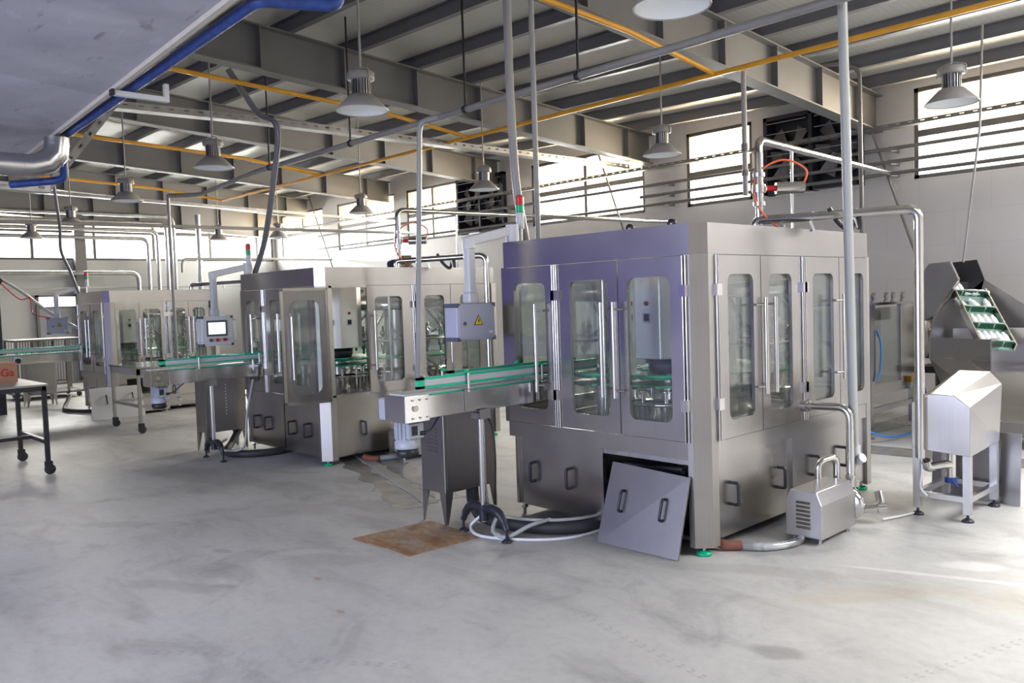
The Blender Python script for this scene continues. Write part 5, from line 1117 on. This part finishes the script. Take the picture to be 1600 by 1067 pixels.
# ------------------------------------------------------------------ glazed machine at the back
root = thing('bottle_sorter', 'glazed steel sorting machine on legs standing behind the nearest machine, near the wall', 'sorting machine', (-4.5, 9.75, 0))
x0, x1, y0, y1 = -.75, .60, -.60, .65
m = MB(); m.box(x0, x1, y0, y1, .48, .60); m.build('machine_bed', S_PANEL, root)
m = MB(); m.box(x0-.01, x1+.02, y0-.01, y1+.03, 1.50, 1.53); m.build('top_sheet', S_BRIGHT, root)
for x, y in ((x0, y0), (x1, y0), (x0, y1), (x1, y1)):
    s, t = (1 if x < 0 else -1), (1 if y < 0 else -1)
    m = MB(); m.box(x, x+s*.07, y, y+t*.12, .60, 1.50); m.build('corner_post', S_PANEL, root)
    m = MB(); m.box(x, x+s*.06, y, y+t*.06, .06, .48); m.cyl((x+s*.03, y+t*.03, 0), (x+s*.03, y+t*.03, .06), .014, n=8); m.cyl((x+s*.03, y+t*.03, 0), (x+s*.03, y+t*.03, .012), .05, n=14); m.build('leg', S_PANEL, root)
m = MB(); m.box(x1-.05, x1-.01, y0, y1, .28, .34); m.build('lower_rail', S_PANEL, root)
m = MB(); m.box(x1-.012, x1-.004, y0+.13, y1-.42, .62, 1.47); d = m.build('glass_panel', ACRYL, root)
m = MB(); m.box(x1-.014, x1, y1-.42, y1-.40, .62, 1.47); m.build('panel_edge', S_BRIGHT, d)
m = MB(); m.box(x1-.05, x1, y1-.40, y1-.12, .60, 1.50); m.build('side_plate', S_PANEL, root)
m = MB(); m.box(x0+.1, x1-.1, y0+.004, y0+.012, .62, 1.47); m.build('glass_panel', ACRYL, root)
m = MB(); m.lathe([(.30, .64), (.42, .66), (.42, .70), (.1, .74), (.1, 1.0), (.22, 1.02), (.22, 1.06), (0, 1.08)], (-.05, .0, 0), 28); m.build('sorting_turntable', S_BRIGHT, root)
m = MB(); m.box(-.3, .3, -.1, .4, 1.1, 1.42); m.build('drive_box', S_PLAIN, root)
for y in (-.45, -.1, .1, .38):
    m = MB(); X = x1-.05; m.add([(X, y, 1.53), (X, y+.05, 1.57), (X, y+.02, 1.60), (X, y+.06, 1.64), (X, y+.12, 1.64), (X, y+.07, 1.59), (X, y+.10, 1.565), (X, y+.05, 1.53)]+[(X-.02, yy, zz) for yy, zz in ((y, 1.53), (y+.05, 1.57), (y+.02, 1.60), (y+.06, 1.64), (y+.12, 1.64), (y+.07, 1.59), (y+.10, 1.565), (y+.05, 1.53))],
        [(0, 1, 6, 7), (1, 2, 5, 6), (2, 3, 4, 5), (15, 14, 9, 8), (14, 13, 10, 9), (13, 12, 11, 10)]+[(i, (i+1) % 8, 8+(i+1) % 8, 8+i) for i in range(8)]); m.build('bent_clip', GALV, root)
m = MB(); m.tube(smooth_path([(x1+.01, -.45, 1.22), (x1+.03, -.40, 1.05), (x1+.03, -.42, .8), (x1+.02, -.5, .65)], 6), .012, 8); m.build('air_tube', P_BLUETUBE, root)
m = MB(); m.box(x1, x1+.05, .40, .47, .56, .63); fl = m.build('regulator_knob', P_YEL, root); m = MB(); m.box(x1, x1+.05, .38, .49, .52, .56); m.cyl((x1+.025, .435, .40), (x1+.025, .435, .52), .025, n=12); m.build('filter_bowl', HOSE, fl)
hose('bright blue air tube drooping from the sorting machine near the wall', [(-3.86, 10.28, .54), (-3.80, 10.38, .50), (-3.72, 10.3, .30), (-3.6, 9.9, .1), (-3.68, 9.2, .05), (-3.78, 8.6, .2), (-4.0, 8.4, .3)], .014, P_BLUETUBE, 'hoses and cables on the floor', 'air_tube', 'tube')
root = thing('sorting_drum', 'tall polished drum between the sorting machine and the hopper', 'drum', (-3.79, 10.92, 0))
m = MB(); m.lathe([(0, .80), (.20, .80), (.20, 1.46), (.19, 1.48), (0, 1.48)], n=28); m.build('drum_body', S_BRIGHT, root)
m = MB(); m.cyl((0, 0, .1), (0, 0, .80), .06, n=12); m.box(-.22, .22, -.22, .22, .62, .70); m.box(-.15, .15, -.15, .15, 0, .1); m.build('drum_stand', P_IRON, root)
m = MB(); m.cyl((-.04, -.1, 1.48), (-.04, -.1, 1.62), .06, .05, n=14); m.lathe([(0, 1.62), (.04, 1.62), (.045, 1.66), (0, 1.68)], (-.04, -.1, 0), 14); m.build('drum_cap', P_BLUE, root)

# ------------------------------------------------------------------ tables at the left
def castor(root, x, y, r=.055):
    m = MB(); m.box(x-.03, x+.03, y-.03, y+.03, .135, .145); m.box(x-.028, x-.022, y-.03, y+.04, .05, .14); m.box(x+.022, x+.028, y-.03, y+.04, .05, .14); c = m.build('castor', P_IRON, root)
    m = MB(); m.lathe([(0, -.018), (r*.9, -.018), (r, -.010), (r, .010), (r*.9, .018), (0, .018)], (x, y+.015, r), 20, 'x'); m.build('wheel', P_RUBBER, c)
root = thing('black_table', 'black iron work table on castors at the left edge, carrying a cardboard box', 'table', (-10.35, 1.70, 0))
w, d, t = .60, .66, .95
m = MB(); m.box(-w-.02, w+.02, -d-.02, d+.02, t, t+.02); m.build('table_top', P_TOP, root)
m = MB()
for a_ in ((-w, w, -d, -d+.04), (-w, w, d-.04, d), (-w, -w+.04, -d, d), (w-.04, w, -d, d)): m.box(a_[0], a_[1], a_[2], a_[3], t-.05, t)
m.build('top_frame', P_IRON, root)
for sx in (-1, 1):
    for sy in (-1, 1):
        x, y = sx*(w-.02), sy*(d-.02); m = MB(); m.box(x-.022, x+.022, y-.022, y+.022, .145, t-.05); m.build('leg', P_IRON, root); castor(root, x, y)
m = MB(); m.box(-w+.04, w-.04, d-.04, d, .33, .37); m.build('stretcher', P_IRON, root); m = MB(); m.box(-w+.04, w-.04, -d, -d+.04, .33, .37); m.build('stretcher', P_IRON, root); m = MB(); m.box(-.02, .02, -d+.04, d-.04, .33, .37); m.build('stretcher', P_IRON, root)
root = thing('cardboard_box', 'brown cardboard box with red lettering standing on the black table', 'box', (-10.70, 1.93, .97))
m = MB(); m.box(-.26, .26, -.30, .32, 0, .215); bx_ = m.build('carton', P_CARD, root)
cu = bpy.data.curves.new('lettering', 'FONT'); cu.body = 'Ga'; cu.size = .115; cu.extrude = .0008; cu.offset = .003; cu.align_x = 'RIGHT'
to = bpy.data.objects.new('lettering', cu); C.objects.link(to); bpy.context.view_layer.update()
me = bpy.data.meshes.new_from_object(to.evaluated_get(bpy.context.evaluated_depsgraph_get())); bpy.data.objects.remove(to)
me.materials.clear(); me.materials.append(P_REDINK); tx_ = bpy.data.objects.new('red_lettering', me); C.objects.link(tx_); tx_.parent = bx_
tx_.rotation_euler = (PI/2, 0, PI/2); tx_.location = (.2605, .29, .07)
root = thing('steel_table', 'wheeled stainless steel work table standing before the farthest machine', 'table', (-12.45, 4.95, 0))
w, d, t = .56, .93, .91
m = MB(); m.box(-w-.02, w+.02, -d-.02, d+.02, t, t+.025); m.build('table_top', S_MIRROR, root)
m = MB(); m.box(-w, w, -d, -d+.03, t-.09, t); m.box(-w, w, d-.03, d, t-.09, t); m.box(-w, -w+.03, -d, d, t-.09, t); m.box(w-.03, w, -d, d, t-.09, t); m.build('table_apron', S_PLAIN, root)
for sx in (-1, 1):
    for sy in (-1, 1):
        x, y = sx*(w-.02), sy*(d-.02); m = MB(); m.box(x-.02, x+.02, y-.02, y+.02, .14, t-.02); m.build('leg', S_PLAIN, root); castor(root, x, y)
for sx in (-1, 1): m = MB(); m.box(sx*(w-.02)-.015, sx*(w-.02)+.015, -d+.04, d-.04, .36, .40); m.build('stretcher', S_PLAIN, root)
m = MB(); m.box(-w+.04, w-.04, -d+.005, -d+.035, .36, .40); m.build('stretcher', S_PLAIN, root)

# ------------------------------------------------------------------ far left: cage, dark column, cable chain
root = thing('barred_cage', 'dark barred cage trolley behind the far-left conveyor', 'cage', (-19.0, 4.6, 0))
m = MB(); m.box(-.5, .5, -.62, .62, 1.18, 1.22); m.build('cage_top', P_DPIPE, root)
for y in (-.60, -.1, .30, .60):
    for x in (-.48, .48): m = MB(); m.box(x-.02, x+.02, y-.02, y+.02, .10, 1.18); m.build('cage_post', P_DPIPE, root)
for x in (-.48, .48):
    m = MB()
    for i in range(24): y = -.58+i*.05; m.cyl((x, y, .30), (x, y, 1.18), .006, n=6)
    m.bar((x, -.6, .3), (x, .6, .3), .03, .04); m.build('cage_bars', P_DPIPE, root)
m = MB(); m.box(-.5, .5, -.62, .62, .10, .14); m.build('cage_base', P_DPIPE, root)
for x in (-.4, .4):
    for y in (-.5, .5): castor(root, x, y, .05)
root = thing('machine_column', 'dark machine column at the far left edge, with a cable chain on top', 'column', (-16.75, 2.95, 0))
MB().box(-.42, .42, -.40, .38, 0, 2.22).build('column_body', P_DKGREY, root, bevel=.01)
m = MB(); m.prism([(-.4, 2.22), (.38, 2.22), (.44, 2.32), (.30, 2.50), (-.4, 2.56)], -.3, .42, lambda u, v, w: (w, u, v)); m.build('column_head', P_BLACK, root)
root = thing('cable_chain', 'drooping cable chain with red wires between the dark column and the farthest machine', 'cable', (-16.5, 3.4, 2.35))
MB().tube(smooth_path([(0, 0, .0), (0, .3, -.22), (.0, .55, -.45), (.1, .72, -.62), (.5, .95, -.85), (.7, 1.05, -.93)], 6), .028, 8).build('chain_links', P_PVC, root)
MB().tube(smooth_path([(.03, -.05, -.04), (.03, .25, -.35), (.03, .42, -.34), (.04, .45, -.62), (.08, .7, -.70), (.3, .85, -.80)], 6), .010, 6).build('red_wire', P_RED, root)
# small green-footed valve and lifting plates seen at the drain
